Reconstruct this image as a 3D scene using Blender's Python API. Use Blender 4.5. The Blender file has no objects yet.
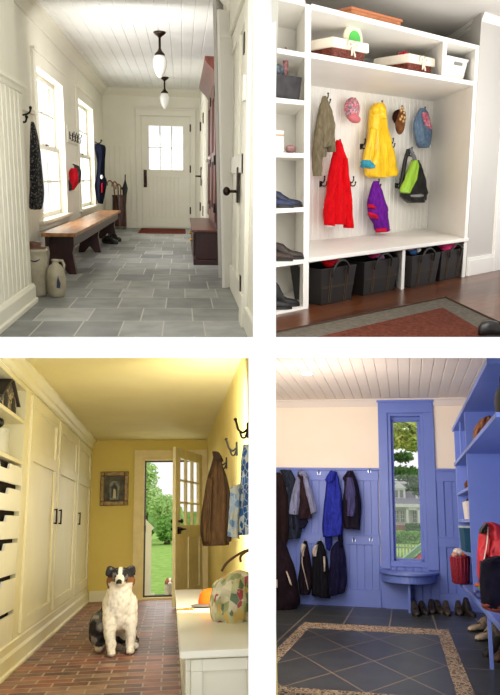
import bpy, bmesh, math, random
from mathutils import Matrix, Vector, noise

PI = math.pi
SC = bpy.context.scene
COL = SC.collection

# ------------------------------------------------------------------ camera, sky, light
cd = bpy.data.cameras.new('camera')
cd.sensor_fit = 'HORIZONTAL'
cd.sensor_width = 36.0
cd.lens = 50.4
cam = bpy.data.objects.new('camera', cd)
COL.objects.link(cam)
PITCH = 0.24443
cam.location = (0, 0, 1.05)
cam.rotation_euler = (PI / 2 + PITCH, 0, 0)
SC.camera = cam
SC.view_settings.view_transform = 'Standard'
SC.view_settings.look = 'None'
SC.view_settings.exposure = 0.0
SC.view_settings.gamma = 1.0

world = bpy.data.worlds.new('World')
SC.world = world
world.use_nodes = True
bg = world.node_tree.nodes['Background']
bg.inputs['Color'].default_value = (1.0, 1.0, 1.0, 1)
bg.inputs['Strength'].default_value = 1.1

# the four rooms stand next to each other behind one white partition; each is turned and tilted about the camera to fit its image panel
HALL = Matrix(((0.99539,-0.09403,0.01884,-0.01696),(0.09211,0.88277,-0.46069,0.41462),(0.02668,0.46030,0.88736,0.25138),(0,0,0,1)))
NOOK = Matrix(((0.71355,-0.70053,-0.01008,0.01058),(0.61814,0.63627,-0.46159,0.48467),(0.32977,0.32314,0.88704,0.11861),(0,0,0,1)))
PORCH = Matrix(((0.99370,-0.11003,-0.02118,0.02118),(0.11014,0.99391,0.00425,-0.00425),(0.02058,-0.00655,0.99977,0.05023),(0,0,0,1)))
BLUE = Matrix(((0.97746,0.20999,0.02200,-0.02420),(-0.20997,0.97770,-0.00350,0.00385),(-0.02224,-0.00120,0.99975,-0.04973),(0,0,0,1)))


def lamp(rm, kind, loc, direction, energy, size=(1, 1), color=(1, 1, 1), spread=180):
    l = bpy.data.lights.new('lamp', kind)
    l.energy = energy
    l.color = color
    if kind == 'AREA':
        l.shape = 'RECTANGLE'
        l.size, l.size_y = size
        l.spread = math.radians(spread)
    elif kind == 'POINT':
        l.shadow_soft_size = size[0]
    o = bpy.data.objects.new('lamp', l)
    COL.objects.link(o)
    q = Vector(direction).to_track_quat('-Z', 'Y').to_matrix().to_4x4()
    o.matrix_world = rm @ Matrix.Translation(loc) @ q
    return o


# hall: added fill lights down the hall, then daylight at the windows
lamp(HALL, 'AREA', (-0.3, 3.75, 1.35), (0, 1, 0.0), 12, (1.1, 1.5), (1.0, .98, .94))
lamp(HALL, 'AREA', (-0.4, 7.0, 1.5), (0.05, 1, .05), 25, (0.9, 1.1), (1.0, .98, .94))
lamp(HALL, 'AREA', (-1.62, 8.1, 1.25), (1, 0, -.15), 45, (1.3, 1.6))
lamp(HALL, 'AREA', (-1.62, 10.95, 1.25), (1, 0, -.15), 45, (1.5, 1.6))
# nook: unseen fill lights added to brighten niche and ceiling
lamp(NOOK, 'AREA', (3.0, 2.2, 1.5), (.75, .68, -.05), 60, (1.1, 1.5), (1.0, .97, .92))
lamp(NOOK, 'AREA', (5.4, 2.7, 1.7), (.4, .4, .9), 16, (1.0, .8), (1.0, .97, .92))
lamp(NOOK, 'AREA', (6.2, 2.6, 1.6), (.9, .5, .1), 20, (.7, 1.2), (1.0, .96, .90))
# porch room: fill lights added inside, then daylight at the open door
lamp(PORCH, 'AREA', (-.55, 4.3, 1.45), (-.1, 1, .0), 12, (.7, 1.2), (1.0, .97, .90))
lamp(PORCH, 'AREA', (-.2, 7.8, 2.25), (0, .6, -.8), 13, (1.0, 1.0), (1.0, .96, .86), 110)
lamp(PORCH, 'AREA', (0.0, 10.95, 1.1), (0, -1, -.25), 10, (.8, 1.8), (1.0, 1.0, 1.0))
# blue room: added fills facing deeper in, separate from the ceiling downlights
lamp(BLUE, 'AREA', (-1.0, 4.9, 1.35), (.05, 1, .02), 74, (1.2, 1.5), (1.0, .95, .92))
lamp(BLUE, 'AREA', (-1.1, 7.2, 1.75), (.15, 1, .10), 46, (1.3, 1.2), (1.0, .88, .78))


# ------------------------------------------------------------------ materials
def lin(c):
    return tuple(((v / 255) / 12.92 if v / 255 <= .04045 else ((v / 255 + .055) / 1.055) ** 2.4) for v in c) + (1,)


MC = {}


def M(name, rgb, rough=.6, rgb2=None, scale=8, bump=0, bscale=40, metal=0, stretch=None, spec=.5, emit=0, contrast=(.35, .65)):
    if name in MC:
        return MC[name]
    m = bpy.data.materials.new(name)
    m.use_nodes = True
    nt = m.node_tree
    p = nt.nodes['Principled BSDF']
    p.inputs['Roughness'].default_value = rough
    p.inputs['Metallic'].default_value = metal
    p.inputs['Specular IOR Level'].default_value = .12 if rough >= .8 else spec
    tc = nt.nodes.new('ShaderNodeTexCoord')
    mp = nt.nodes.new('ShaderNodeMapping')
    nt.links.new(tc.outputs['Object'], mp.inputs[0])
    if stretch:
        mp.inputs['Scale'].default_value = stretch
    ns = nt.nodes.new('ShaderNodeTexNoise')
    ns.inputs['Scale'].default_value = scale
    ns.inputs['Detail'].default_value = 4
    nt.links.new(mp.outputs[0], ns.inputs['Vector'])
    rp = nt.nodes.new('ShaderNodeValToRGB')
    rp.color_ramp.elements[0].position, rp.color_ramp.elements[1].position = contrast
    c2 = rgb2 if rgb2 else tuple(v * .95 for v in rgb)
    rp.color_ramp.elements[0].color = lin(c2)
    rp.color_ramp.elements[1].color = lin(rgb)
    nt.links.new(ns.outputs[0], rp.inputs[0])
    nt.links.new(rp.outputs[0], p.inputs['Base Color'])
    if emit:
        p.inputs['Emission Color'].default_value = lin(rgb)
        p.inputs['Emission Strength'].default_value = emit
    if bump:
        n2 = nt.nodes.new('ShaderNodeTexNoise')
        n2.inputs['Scale'].default_value = bscale
        nt.links.new(mp.outputs[0], n2.inputs['Vector'])
        b = nt.nodes.new('ShaderNodeBump')
        b.inputs['Strength'].default_value = bump
        b.inputs['Distance'].default_value = .01
        nt.links.new(n2.outputs[0], b.inputs['Height'])
        nt.links.new(b.outputs[0], p.inputs['Normal'])
    MC[name] = m
    return m


def brick_mat(name, cols, mortar, bw, bh, ms=.006, rough=.6, offset=.5, rot=0, loc=(0, 0, 0), freq=2, squash=1, sq_f=2, vary=6, spec=.4, amt=.5):
    m = bpy.data.materials.new(name)
    m.use_nodes = True
    nt = m.node_tree
    p = nt.nodes['Principled BSDF']
    p.inputs['Roughness'].default_value = rough
    p.inputs['Specular IOR Level'].default_value = spec
    tc = nt.nodes.new('ShaderNodeTexCoord')
    mp = nt.nodes.new('ShaderNodeMapping')
    mp.inputs['Rotation'].default_value = (0, 0, rot)
    mp.inputs['Location'].default_value = loc
    nt.links.new(tc.outputs['Object'], mp.inputs[0])
    br = nt.nodes.new('ShaderNodeTexBrick')
    br.offset, br.offset_frequency, br.squash, br.squash_frequency = offset, freq, squash, sq_f
    br.inputs['Scale'].default_value = 1
    br.inputs['Mortar Size'].default_value = ms
    br.inputs['Mortar Smooth'].default_value = .2
    br.inputs['Brick Width'].default_value = bw
    br.inputs['Row Height'].default_value = bh
    br.inputs['Color1'].default_value = (0, 0, 0, 1)
    br.inputs['Color2'].default_value = (1, 1, 1, 1)
    br.inputs['Mortar'].default_value = (.5, .5, .5, 1)
    nt.links.new(mp.outputs[0], br.inputs['Vector'])
    rp = nt.nodes.new('ShaderNodeValToRGB')
    e = rp.color_ramp.elements
    e[0].position, e[0].color = 0, lin(cols[0])
    e[1].position, e[1].color = 1, lin(cols[-1])
    for i, c in enumerate(cols[1:-1]):
        x = e.new((i + 1) / (len(cols) - 1))
        x.color = lin(c)
    nt.links.new(br.outputs['Color'], rp.inputs[0])
    ns = nt.nodes.new('ShaderNodeTexNoise')
    ns.inputs['Scale'].default_value = vary
    ns.inputs['Detail'].default_value = 6
    nt.links.new(tc.outputs['Object'], ns.inputs['Vector'])
    r2 = nt.nodes.new('ShaderNodeValToRGB')
    r2.color_ramp.elements[0].position, r2.color_ramp.elements[0].color = .35, (1 - amt, 1 - amt, 1 - amt, 1)
    r2.color_ramp.elements[1].position, r2.color_ramp.elements[1].color = .65, (1, 1, 1, 1)
    nt.links.new(ns.outputs[0], r2.inputs[0])
    mu = nt.nodes.new('ShaderNodeMixRGB')
    mu.blend_type = 'MULTIPLY'
    mu.inputs[0].default_value = 1
    nt.links.new(rp.outputs[0], mu.inputs[1])
    nt.links.new(r2.outputs[0], mu.inputs[2])
    mx = nt.nodes.new('ShaderNodeMixRGB')
    mx.inputs[2].default_value = lin(mortar)
    nt.links.new(br.outputs['Fac'], mx.inputs[0])
    nt.links.new(mu.outputs[0], mx.inputs[1])
    nt.links.new(mx.outputs[0], p.inputs['Base Color'])
    b = nt.nodes.new('ShaderNodeBump')
    b.inputs['Strength'].default_value = .35
    b.inputs['Distance'].default_value = .004
    b.invert = True
    nt.links.new(br.outputs['Fac'], b.inputs['Height'])
    nt.links.new(b.outputs[0], p.inputs['Normal'])
    return m


def cell_mat(name, cols, gap, scale, rough=.7, width=.06, stretch=(1, 1, 1)):
    """voronoi cells (pebbles, prints, knits)"""
    m = bpy.data.materials.new(name)
    m.use_nodes = True
    nt = m.node_tree
    p = nt.nodes['Principled BSDF']
    p.inputs['Roughness'].default_value = rough
    tc = nt.nodes.new('ShaderNodeTexCoord')
    mp = nt.nodes.new('ShaderNodeMapping')
    mp.inputs['Scale'].default_value = stretch
    nt.links.new(tc.outputs['Object'], mp.inputs[0])
    v = nt.nodes.new('ShaderNodeTexVoronoi')
    v.inputs['Scale'].default_value = scale
    nt.links.new(mp.outputs[0], v.inputs['Vector'])
    v2 = nt.nodes.new('ShaderNodeTexVoronoi')
    v2.feature = 'DISTANCE_TO_EDGE'
    v2.inputs['Scale'].default_value = scale
    nt.links.new(mp.outputs[0], v2.inputs['Vector'])
    rp = nt.nodes.new('ShaderNodeValToRGB')
    rp.color_ramp.interpolation = 'CONSTANT'
    e = rp.color_ramp.elements
    e[0].position, e[0].color = 0, lin(cols[0])
    e[1].position, e[1].color = 1 - 1 / len(cols), lin(cols[-1])
    for i, c in enumerate(cols[1:-1]):
        x = e.new((i + 1) / len(cols))
        x.color = lin(c)
    sx = nt.nodes.new('ShaderNodeSeparateColor')
    nt.links.new(v.outputs['Color'], sx.inputs[0])
    nt.links.new(sx.outputs[0], rp.inputs[0])
    lt = nt.nodes.new('ShaderNodeMath')
    lt.operation = 'LESS_THAN'
    lt.inputs[1].default_value = width
    nt.links.new(v2.outputs['Distance'], lt.inputs[0])
    mx = nt.nodes.new('ShaderNodeMixRGB')
    mx.inputs[2].default_value = lin(gap)
    nt.links.new(lt.outputs[0], mx.inputs[0])
    nt.links.new(rp.outputs[0], mx.inputs[1])
    nt.links.new(mx.outputs[0], p.inputs['Base Color'])
    return m


def glass_mat():
    m = bpy.data.materials.new('glass')
    m.use_nodes = True
    p = m.node_tree.nodes['Principled BSDF']
    p.inputs['Roughness'].default_value = .02
    p.inputs['IOR'].default_value = 1.45
    p.inputs['Transmission Weight'].default_value = 1
    p.inputs['Base Color'].default_value = (.97, .98, .97, 1)
    # thin pane: mix with transparent so daylight passes
    nt = m.node_tree
    t = nt.nodes.new('ShaderNodeBsdfTransparent')
    g = nt.nodes.new('ShaderNodeBsdfGlossy')
    g.inputs['Roughness'].default_value = .03
    mix = nt.nodes.new('ShaderNodeMixShader')
    mix.inputs[0].default_value = .05
    nt.links.new(t.outputs[0], mix.inputs[1])
    nt.links.new(g.outputs[0], mix.inputs[2])
    nt.links.new(mix.outputs[0], nt.nodes['Material Output'].inputs[0])
    return m


GLASS = glass_mat()


# ------------------------------------------------------------------ mesh helpers
def BM():
    return bmesh.new()


def box(bm, x0, x1, y0, y1, z0, z1, k=0, yk=0):
    vs = []
    for z in (z0, z1):
        for x, y in ((x0, y0), (x1, y0), (x1, y1), (x0, y1)):
            vs.append(bm.verts.new((x + k * (y - yk), y, z)))
    for f in ((3, 2, 1, 0), (4, 5, 6, 7), (0, 1, 5, 4), (1, 2, 6, 5), (2, 3, 7, 6), (3, 0, 4, 7)):
        bm.faces.new([vs[i] for i in f])
    return bm


def rings(bm, rs, cap=True, closed=True):
    vr = [[bm.verts.new(p) for p in r] for r in rs]
    n = len(vr[0])
    for a, b in zip(vr, vr[1:]):
        for i in range(n if closed else n - 1):
            j = (i + 1) % n
            bm.faces.new((a[i], a[j], b[j], b[i]))
    if cap and closed:
        bm.faces.new(list(reversed(vr[0])))
        bm.faces.new(vr[-1])
    return bm


def lathe(bm, prof, seg=24, c=(0, 0, 0), sx=1, sy=1):
    rs = []
    for r, z in prof:
        r = max(r, .0005)
        rs.append([(c[0] + r * sx * math.cos(2 * PI * i / seg), c[1] + r * sy * math.sin(2 * PI * i / seg), c[2] + z) for i in range(seg)])
    return rings(bm, rs)


def tube(bm, pts, r, seg=8):
    pts = [Vector(p) for p in pts]
    rr = r if isinstance(r, (list, tuple)) else [r] * len(pts)
    rs = []
    prev = None
    for i, p in enumerate(pts):
        d = (pts[min(i + 1, len(pts) - 1)] - pts[max(i - 1, 0)]).normalized()
        if prev is None:
            a = d.orthogonal().normalized()
        else:
            a = (prev - d * prev.dot(d)).normalized()
        prev = a
        b = d.cross(a)
        rs.append([tuple(p + (a * math.cos(2 * PI * j / seg) + b * math.sin(2 * PI * j / seg)) * rr[i]) for j in range(seg)])
    return rings(bm, rs)


def smooth(pts, n=6):
    """catmull-rom through points"""
    P = [Vector(p) for p in pts]
    P = [P[0]] + P + [P[-1]]
    out = []
    for i in range(1, len(P) - 2):
        for k in range(n):
            t = k / n
            a, b, c, d = P[i - 1:i + 3]
            out.append(.5 * ((2 * b) + (c - a) * t + (2 * a - 5 * b + 4 * c - d) * t * t + (3 * b - a - 3 * c + d) * t ** 3))
    out.append(P[-2])
    return out


def prism(bm, poly, ax, a, b):
    """poly in the two other axes, extruded along ax from a to b"""
    def P(q, v):
        return {'x': (v, q[0], q[1]), 'y': (q[0], v, q[1]), 'z': (q[0], q[1], v)}[ax]
    return rings(bm, [[P(q, a) for q in poly], [P(q, b) for q in poly]])


def ell(bm, c, r, seg=16, n=10, rot=None):
    rs = []
    for i in range(n + 1):
        th = PI * i / n
        rs.append([Vector((r[0] * max(math.sin(th), .01) * math.cos(2 * PI * j / seg), r[1] * max(math.sin(th), .01) * math.sin(2 * PI * j / seg), r[2] * math.cos(th))) for j in range(seg)])
    if rot is not None:
        rs = [[rot @ v for v in q] for q in rs]
    return rings(bm, [[tuple(v + Vector(c)) for v in q] for q in rs])


def obj(name, bm, mat, rm=None, parent=None, loc=(0, 0, 0), rz=0, bev=0, sm=False, sub=0, rot=None):
    me = bpy.data.meshes.new(name)
    bmesh.ops.recalc_face_normals(bm, faces=bm.faces)
    bm.to_mesh(me)
    bm.free()
    me.materials.append(mat)
    if sm:
        for p in me.polygons:
            p.use_smooth = True
    o = bpy.data.objects.new(name, me)
    COL.objects.link(o)
    if bev:
        b = o.modifiers.new('bevel', 'BEVEL')
        b.width = bev
        b.segments = 2
        b.limit_method = 'ANGLE'
    if sub:
        s = o.modifiers.new('subdivision', 'SUBSURF')
        s.levels = s.render_levels = sub
    L = Matrix.Translation(loc) @ Matrix.Rotation(rz, 4, 'Z')
    if rot is not None:
        L = L @ rot
    if parent is not None:
        o.parent = parent
        o.matrix_local = L
    else:
        o.matrix_world = (rm or Matrix()) @ L
    return o


def tag(o, label, cat, group=None):
    o['label'] = label
    o['category'] = cat
    if group:
        o['group'] = group
    return o


def thing(name, label, cat, rm, loc, rz=0, group=None, kind=None, rot=None):
    o = bpy.data.objects.new(name, None)
    COL.objects.link(o)
    o.empty_display_size = .1
    o.matrix_world = rm @ Matrix.Translation(loc) @ Matrix.Rotation(rz, 4, 'Z') @ (rot or Matrix())
    if kind:
        o['kind'] = kind
    if label:
        tag(o, label, cat, group)
    return o


def struct(name, bm, mat, rm, **k):
    o = obj(name, bm, mat, rm, **k)
    if not k.get('parent'):
        o['kind'] = 'structure'
    return o


def copy_tree(o, rm, loc, rz=0, label=None, group=None, rot=None, scale=1):
    c = o.copy()
    COL.objects.link(c)
    c.matrix_world = rm @ Matrix.Translation(loc) @ Matrix.Rotation(rz, 4, 'Z') @ (rot or Matrix()) @ Matrix.Scale(scale, 4)
    if label:
        c['label'] = label
    if group:
        c['group'] = group
    for ch in list(o.children):
        d = ch.copy()
        COL.objects.link(d)
        d.parent = c
        for g in ch.children:
            e = g.copy()
            COL.objects.link(e)
            e.parent = d
    return c


def wall_holes(bm, ax, a, b, u0, u1, z0, z1, holes):
    """slab normal to ax between a and b, spanning u0..u1, z0..z1 with rectangular holes (hu0,hu1,hz0,hz1)"""
    us = sorted({u0, u1, *[h[0] for h in holes], *[h[1] for h in holes]})
    zs = sorted({z0, z1, *[h[2] for h in holes], *[h[3] for h in holes]})
    for i in range(len(us) - 1):
        for j in range(len(zs) - 1):
            cu, cz = (us[i] + us[i + 1]) / 2, (zs[j] + zs[j + 1]) / 2
            if any(h[0] < cu < h[1] and h[2] < cz < h[3] for h in holes):
                continue
            if ax == 'x':
                box(bm, a, b, us[i], us[i + 1], zs[j], zs[j + 1])
            else:
                box(bm, us[i], us[i + 1], a, b, zs[j], zs[j + 1])
    return bm


def beads(bm, ax, face, thick, u0, u1, z0, z1, step, gap=.012, deep=.008):
    """tongue-and-groove boards; face is the visible plane coordinate, thick signed away from the viewer"""
    n = max(1, round((u1 - u0) / step))
    s = (u1 - u0) / n
    sg = 1 if thick > 0 else -1
    prof = [(u0, face)]
    for i in range(1, n):
        u = u0 + i * s
        prof += [(u - gap / 2, face), (u - gap / 4, face + sg * deep), (u + gap / 4, face + sg * deep), (u + gap / 2, face)]
    prof += [(u1, face), (u1, face + thick), (u0, face + thick)]
    if ax == 'x':      # panel plane normal to x: u runs along y, extruded in z
        return rings(bm, [[(v, u, z) for u, v in prof] for z in (z0, z1)])
    if ax == 'y':
        return rings(bm, [[(u, v, z) for u, v in prof] for z in (z0, z1)])
    if ax == 'z':      # ceiling: u runs along x, extruded along y (z0..z1 are y limits)
        return rings(bm, [[(u, y, v) for u, v in prof] for y in (z0, z1)])


def resample(pairs, n=5):
    L = smooth([(p[0], 0, p[1]) for p in pairs[0::2]], n)
    R = smooth([(p[0], 0, p[1]) for p in pairs[1::2]], n)
    return L, R


def cloth_bm(bm, pairs, o, depth, folds=5, amp=.2, seed=1, y=0, flat=.0, dtop=.45):
    """hanging cloth: closed lofted body following left/right outline pairs top to bottom, with folds"""
    L, R = resample(pairs)
    rs = []
    n = 36
    N = len(L)
    for i, (l, r) in enumerate(zip(L, R)):
        c = (l + r) / 2
        h = (r - l) / 2
        t = i / (N - 1)
        d = depth * (dtop + (1 - dtop) * min(1, t * 2.2))
        ring = []
        for j in range(n):
            a = 2 * PI * j / n
            f = 1 + amp * (.3 + .7 * min(1, t * 1.6)) * (math.sin(folds * a + seed * 1.7 + 1.3 * math.sin(t * 4 + seed)) + .5 * math.sin((folds * 2 - 1) * a + seed))
            q = c + h * (math.cos(a) * min(1.05, .88 + .12 * f))
            yy = math.sin(a) * d * f + .30 * d * noise.noise(Vector((math.cos(a) * 4 + t * 2, t * 5, seed))) + .16 * d * noise.noise(Vector((math.cos(a) * 9, t * 9, seed + 5)))
            ring.append((q.x - o[0], y + yy, q.z - o[1]))
        rs.append(ring)
    return rings(bm, rs)


def garment(name, label, cat, rm, y, main, depth, mat, parts=(), group=None, folds=5, amp=.26, seed=1, body='body', dtop=.45):  # outlines and spots below: image pixels cast onto room planes, baked as metres
    o = ((main[0][0] + main[1][0]) / 2, (main[0][1] + main[1][1]) / 2)
    if not parts:
        ob = obj(name, cloth_bm(BM(), main, o, depth, folds, amp, seed, dtop=dtop), mat, rm, loc=(o[0], y, o[1]), sm=True)
        return tag(ob, label, cat, group)
    t = thing(name, label, cat, rm, (o[0], y, o[1]), 0, group)
    obj(body, cloth_bm(BM(), main, o, depth, folds, amp, seed, dtop=dtop), mat, parent=t, sm=True)
    for i, (pn, pp, pd, pm, dy) in enumerate(parts):
        obj(pn, cloth_bm(BM(), pp, o, pd, 4, amp, seed + i + 3, y=dy, dtop=.8), pm, parent=t, sm=True)
    return t


def leaves(bm, c, r, n, size, rnd, shell=.5):
    for _ in range(n):
        v = Vector((rnd.gauss(0, 1), rnd.gauss(0, 1), rnd.gauss(0, 1))).normalized()
        d = shell + (1 - shell) * rnd.random()
        p = Vector((c[0] + v.x * r[0] * d, c[1] + v.y * r[1] * d, c[2] + v.z * r[2] * d))
        a = Vector((rnd.gauss(0, 1), rnd.gauss(0, 1), rnd.gauss(0, 1))).normalized() * size * rnd.uniform(.6, 1.3)
        b = a.orthogonal().normalized() * size * .5
        vs = [bm.verts.new(p - a), bm.verts.new(p + b), bm.verts.new(p + a), bm.verts.new(p - b)]
        bm.faces.new(vs)
    return bm


# ------------------------------------------------------------------ shared colours
M_paper = M('gutter_white_paint', (252, 252, 252), .9, (251, 251, 251))
M_cream = M('cream_paint', (236, 232, 216), .5, (232, 228, 210), 3)
M_ceilw = M('white_ceiling_paint', (240, 240, 236), .6, (236, 236, 232), 3)
M_oak = M('worn_oak_top', (178, 128, 80), .35, (140, 92, 52), 3, stretch=(8, 1, 8))
M_mahog = M('dark_mahogany', (54, 14, 13), .35, (36, 9, 9), 4, stretch=(6, 6, 1))
M_mahog_lit = M('lit_mahogany_front', (104, 54, 40), .35, (78, 36, 28), 4, stretch=(6, 6, 1))  # lighter mahogany: the front's reflected light put into the colour
M_iron = M('black_iron', (22, 20, 19), .4, metal=.6)
M_bronze = M('dark_bronze', (52, 38, 28), .35, metal=.8)
M_brass = M('brass', (190, 150, 60), .3, metal=.9)
M_nook = M('nook_white_paint', (240, 237, 230), .45, (236, 233, 226), 3)
M_greige = M('warm_grey_wall', (200, 196, 190), .8, (196, 192, 186), 2)
M_yellow = M('yellow_wall_paint', (222, 200, 104), .75, (216, 194, 98), 2)
M_butter = M('butter_cream_cabinet_paint', (228, 221, 182), .45, (224, 216, 175), 3)
M_butterc = M('butter_ceiling_paint', (226, 216, 160), .8, (222, 211, 154), 2)
M_blue = M('periwinkle_blue_paint', (108, 129, 207), .45, (103, 124, 203), 3)
M_peach = M('warm_white_wall', (253, 240, 222), .8, (252, 237, 217), 2)
M_rubber = M('dark_rubber', (30, 28, 27), .6)


# ------------------------------------------------------------------ the partition added for the image's white gutters, its four openings from pixel borders (square to the camera, 3.15 m away)
FRONT = Matrix.Translation((0, 0, 1.05)) @ Matrix.Rotation(PITCH, 4, 'X')
S = 3.15 / 700
bm = BM()
hs = [((0 - 250), (253 - 250), (347.5 - 337), 347.5), ((276 - 250), 250, 347.5 - 337, 347.5),
      (-250, (248.5 - 250), -347.5, (347.5 - 358)), ((276 - 250), 250, -347.5, 347.5 - 358)]
hs = [[v * S for v in h] for h in hs]
E_ = 254 * S
hs[0][0] = hs[2][0] = -E_
hs[1][1] = hs[3][1] = E_
hs[0][3] = hs[1][3] = 352 * S
hs[2][2] = hs[3][2] = -352 * S
wall_holes(bm, 'y', 3.15, 3.16, -2.2, 2.2, -2.6, 2.6, hs)
struct('gutter_partition', bm, M_paper, FRONT)

# ================================================================== THE HALL (slate floor, white boards)
R = HALL
slate = brick_mat('grey_slate_tiles', [(126, 128, 126), (152, 154, 150), (136, 138, 136), (178, 180, 176), (140, 142, 140), (116, 120, 120)], (186, 184, 174), .34, .46, .005, .42, .45, loc=(.12, .1, 0), freq=2, squash=.75, sq_f=3, vary=5, amt=.3)
bm = BM()
rings(bm, [[(-1.75, 3.72, z), (.42, 3.72, z), (.47, 5.5, z), (.72, 7.4, z), (.72, 13.5, z), (-1.6, 13.5, z)] for z in (-.03, 0)])
struct('floor', bm, slate, R)
bm = BM()
beads(bm, 'z', 2.45, .05, -1.62, .38, 3.9, 13.5, .125, .014, .008)
box(bm, .38, .8, 6.5, 10.1, 2.45, 2.5)
struct('ceiling', bm, M_ceilw, R)
# left: near wall that stands proud, with wainscot
bm = BM()
box(bm, -1.15, -1.11, 3.6, 5.2, 0, 2.45)
box(bm, -1.50, -1.15, 5.14, 5.2, 0, 2.45)
nw = struct('wall_left', bm, M_cream, R)
bm = BM()
beads(bm, 'x', -1.095, -.02, 3.6, 5.2, .14, 1.46, .115, .022, .014)
struct('wainscot', bm, M_cream, R, parent=nw)
bm = BM()
prism(bm, [(-1.11, 1.45), (-1.085, 1.45), (-1.075, 1.475), (-1.05, 1.48), (-1.05, 1.505), (-1.11, 1.505)], 'y', 3.6, 5.215)
struct('trim_1', bm, M_cream, R, bev=.003)
bm = BM()
prism(bm, [(-1.11, 0), (-1.055, 0), (-1.055, .03), (-1.07, .035), (-1.07, .115), (-1.085, .14), (-1.11, .14)], 'y', 3.6, 5.22)
struct('baseboard_left', bm, M_cream, R, bev=.003)
# left window wall
W1, W2 = (7.32, 8.85), (10.1, 11.72)
bm = BM()
wall_holes(bm, 'x', -1.56, -1.41, 5.15, 13.5, 0, 2.45, [(W1[0], W1[1], .47, 1.93), (W2[0], W2[1], .47, 1.93)])
struct('wall_left', bm, M_cream, R)
bm = BM()
beads(bm, 'x', -1.40, -.01, 5.2, 7.14, .14, 1.46, .09, .014, .007)
beads(bm, 'x', -1.40, -.01, 9.0, 9.95, .14, 1.46, .09, .014, .007)
beads(bm, 'x', -1.40, -.01, 11.87, 13.34, .14, 1.46, .09, .014, .007)
for a, b in ((5.2, 7.16), (8.99, 9.96), (11.86, 13.34)):
    box(bm, -1.41, -1.375, a, b, 1.46, 1.5)
    box(bm, -1.41, -1.385, a, b, 0, .14)
struct('trim_2', bm, M_cream, R)
bm = BM()
prism(bm, [(-1.41, 2.33), (-1.40, 2.33), (-1.385, 2.35), (-1.34, 2.40), (-1.30, 2.42), (-1.30, 2.45), (-1.41, 2.45)], 'y', 5.2, 13.35)
struct('trim_3', bm, M_cream, R)


def hall_window(y0, y1, n):
    w = thing('window_%d' % n, None, None, R, (-1.41, (y0 + y1) / 2, .47), kind='structure')
    h = (y1 - y0) / 2
    bm = BM()
    for a, b, c, d in ((-h - .14, -h, -.03, 1.60), (h, h + .14, -.03, 1.60), (-h, h, 1.46, 1.60)):
        box(bm, 0, .025, a, b, c, d)
    box(bm, 0, .04, -h - .15, h + .15, 1.59, 1.615)
    obj('casing', bm, M_cream, parent=w, bev=.004)
    bm = BM()
    box(bm, -.14, .06, -h - .17, h + .17, -.035, 0)
    box(bm, 0, .02, -h - .13, h + .13, -.10, -.035)
    obj('sill', bm, M_cream, parent=w, bev=.006)
    for (z0, z1, x) in ((0, .75, -.07), (.72, 1.46, -.10)):
        bm = BM()
        for a, b, c, d in ((-h, -h + .06, z0, z1), (h - .06, h, z0, z1), (-h, h, z0, z0 + .05), (-h, h, z1 - .045, z1)):
            box(bm, x - .015, x + .015, a, b, c, d)
        box(bm, x - .01, x + .01, -.02, .02, z0, z1)
        box(bm, x - .01, x + .01, -h, h, (z0 + z1) / 2 - .012, (z0 + z1) / 2 + .012)
        s = obj('sash', bm, M_cream, parent=w)
        bm = BM()
        box(bm, x - .002, x + .002, -h + .03, h - .03, z0 + .02, z1 - .02)
        obj('pane', bm, GLASS, parent=s)
    bm = BM()
    box(bm, -.058, -.04, -.05, .05, .75, .765)
    obj('sash_lock', bm, M_bronze, parent=w)


hall_window(W1[0], W1[1], 1)
hall_window(W2[0], W2[1], 2)
# far wall with wainscot and door
bm = BM()
wall_holes(bm, 'y', 13.35, 13.45, -1.56, .9, 0, 2.5, [(-.62, .04, 1.04, 1.85)])
struct('wall_back', bm, M_cream, R)
bm = BM()
beads(bm, 'y', 13.335, .015, -1.40, -.84, .14, 1.46, .095, .014, .008)
box(bm, -1.40, -.84, 13.32, 13.35, 1.46, 1.5)
struct('trim_4', bm, M_cream, R)
bm = BM()
prism(bm, [(13.35, 0), (13.32, 0), (13.32, .12), (13.335, .14), (13.35, .14)], 'x', -1.40, -.84)
struct('baseboard_back', bm, M_cream, R)
bm = BM()
prism(bm, [(13.35, 2.33), (13.33, 2.35), (13.27, 2.41), (13.24, 2.45), (13.35, 2.45)], 'x', -1.40, .33)
struct('trim_5', bm, M_cream, R)
dr = thing('door_1', None, None, R, (-.29, 13.35, 0), kind='structure')
bm = BM()
for a, b, c, d in ((-.54, -.44, 0, 2.0), (.44, .54, 0, 2.0), (-.54, .54, 2.0, 2.1)):
    box(bm, a, b, -.03, 0, c, d)
box(bm, -.56, .56, -.045, 0, 2.1, 2.13)
obj('casing', bm, M_cream, parent=dr, bev=.003)
bm = BM()
wall_holes(bm, 'y', -.022, .03, -.435, .435, .02, 1.985, [(-.31, .31, 1.06, 1.83), (-.31, .31, .2, .93)])
lf = obj('leaf', bm, M_cream, parent=dr, bev=.002)
bm = BM()
beads(bm, 'y', -.008, .03, -.31, .31, .2, .93, .08, .01, .006)
obj('bead_panel', bm, M_cream, parent=lf)
bm = BM()
box(bm, -.31, .31, .0, .012, 1.06, 1.83)
obj('pane', bm, GLASS, parent=lf)
bm = BM()
for x in (-.105, .105):
    box(bm, x - .009, x + .009, -.018, 0, 1.06, 1.83)
box(bm, -.31, .31, -.018, 0, 1.44, 1.455)
obj('muntin', bm, M('off_white_muntin_paint', (236, 234, 226)), parent=lf)  # muntins in a plain off-white
bm = BM()
box(bm, -.41, -.35, -.036, -.022, .74, 1.05)
obj('lock_plate', bm, M_bronze, parent=dr, bev=.005)
bm = BM()
tube(bm, [(-.38, -.03, .80), (-.38, -.08, .82), (-.38, -.09, .90), (-.38, -.05, .96)], .012)
obj('handle', bm, M_bronze, parent=dr, sm=True)
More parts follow.
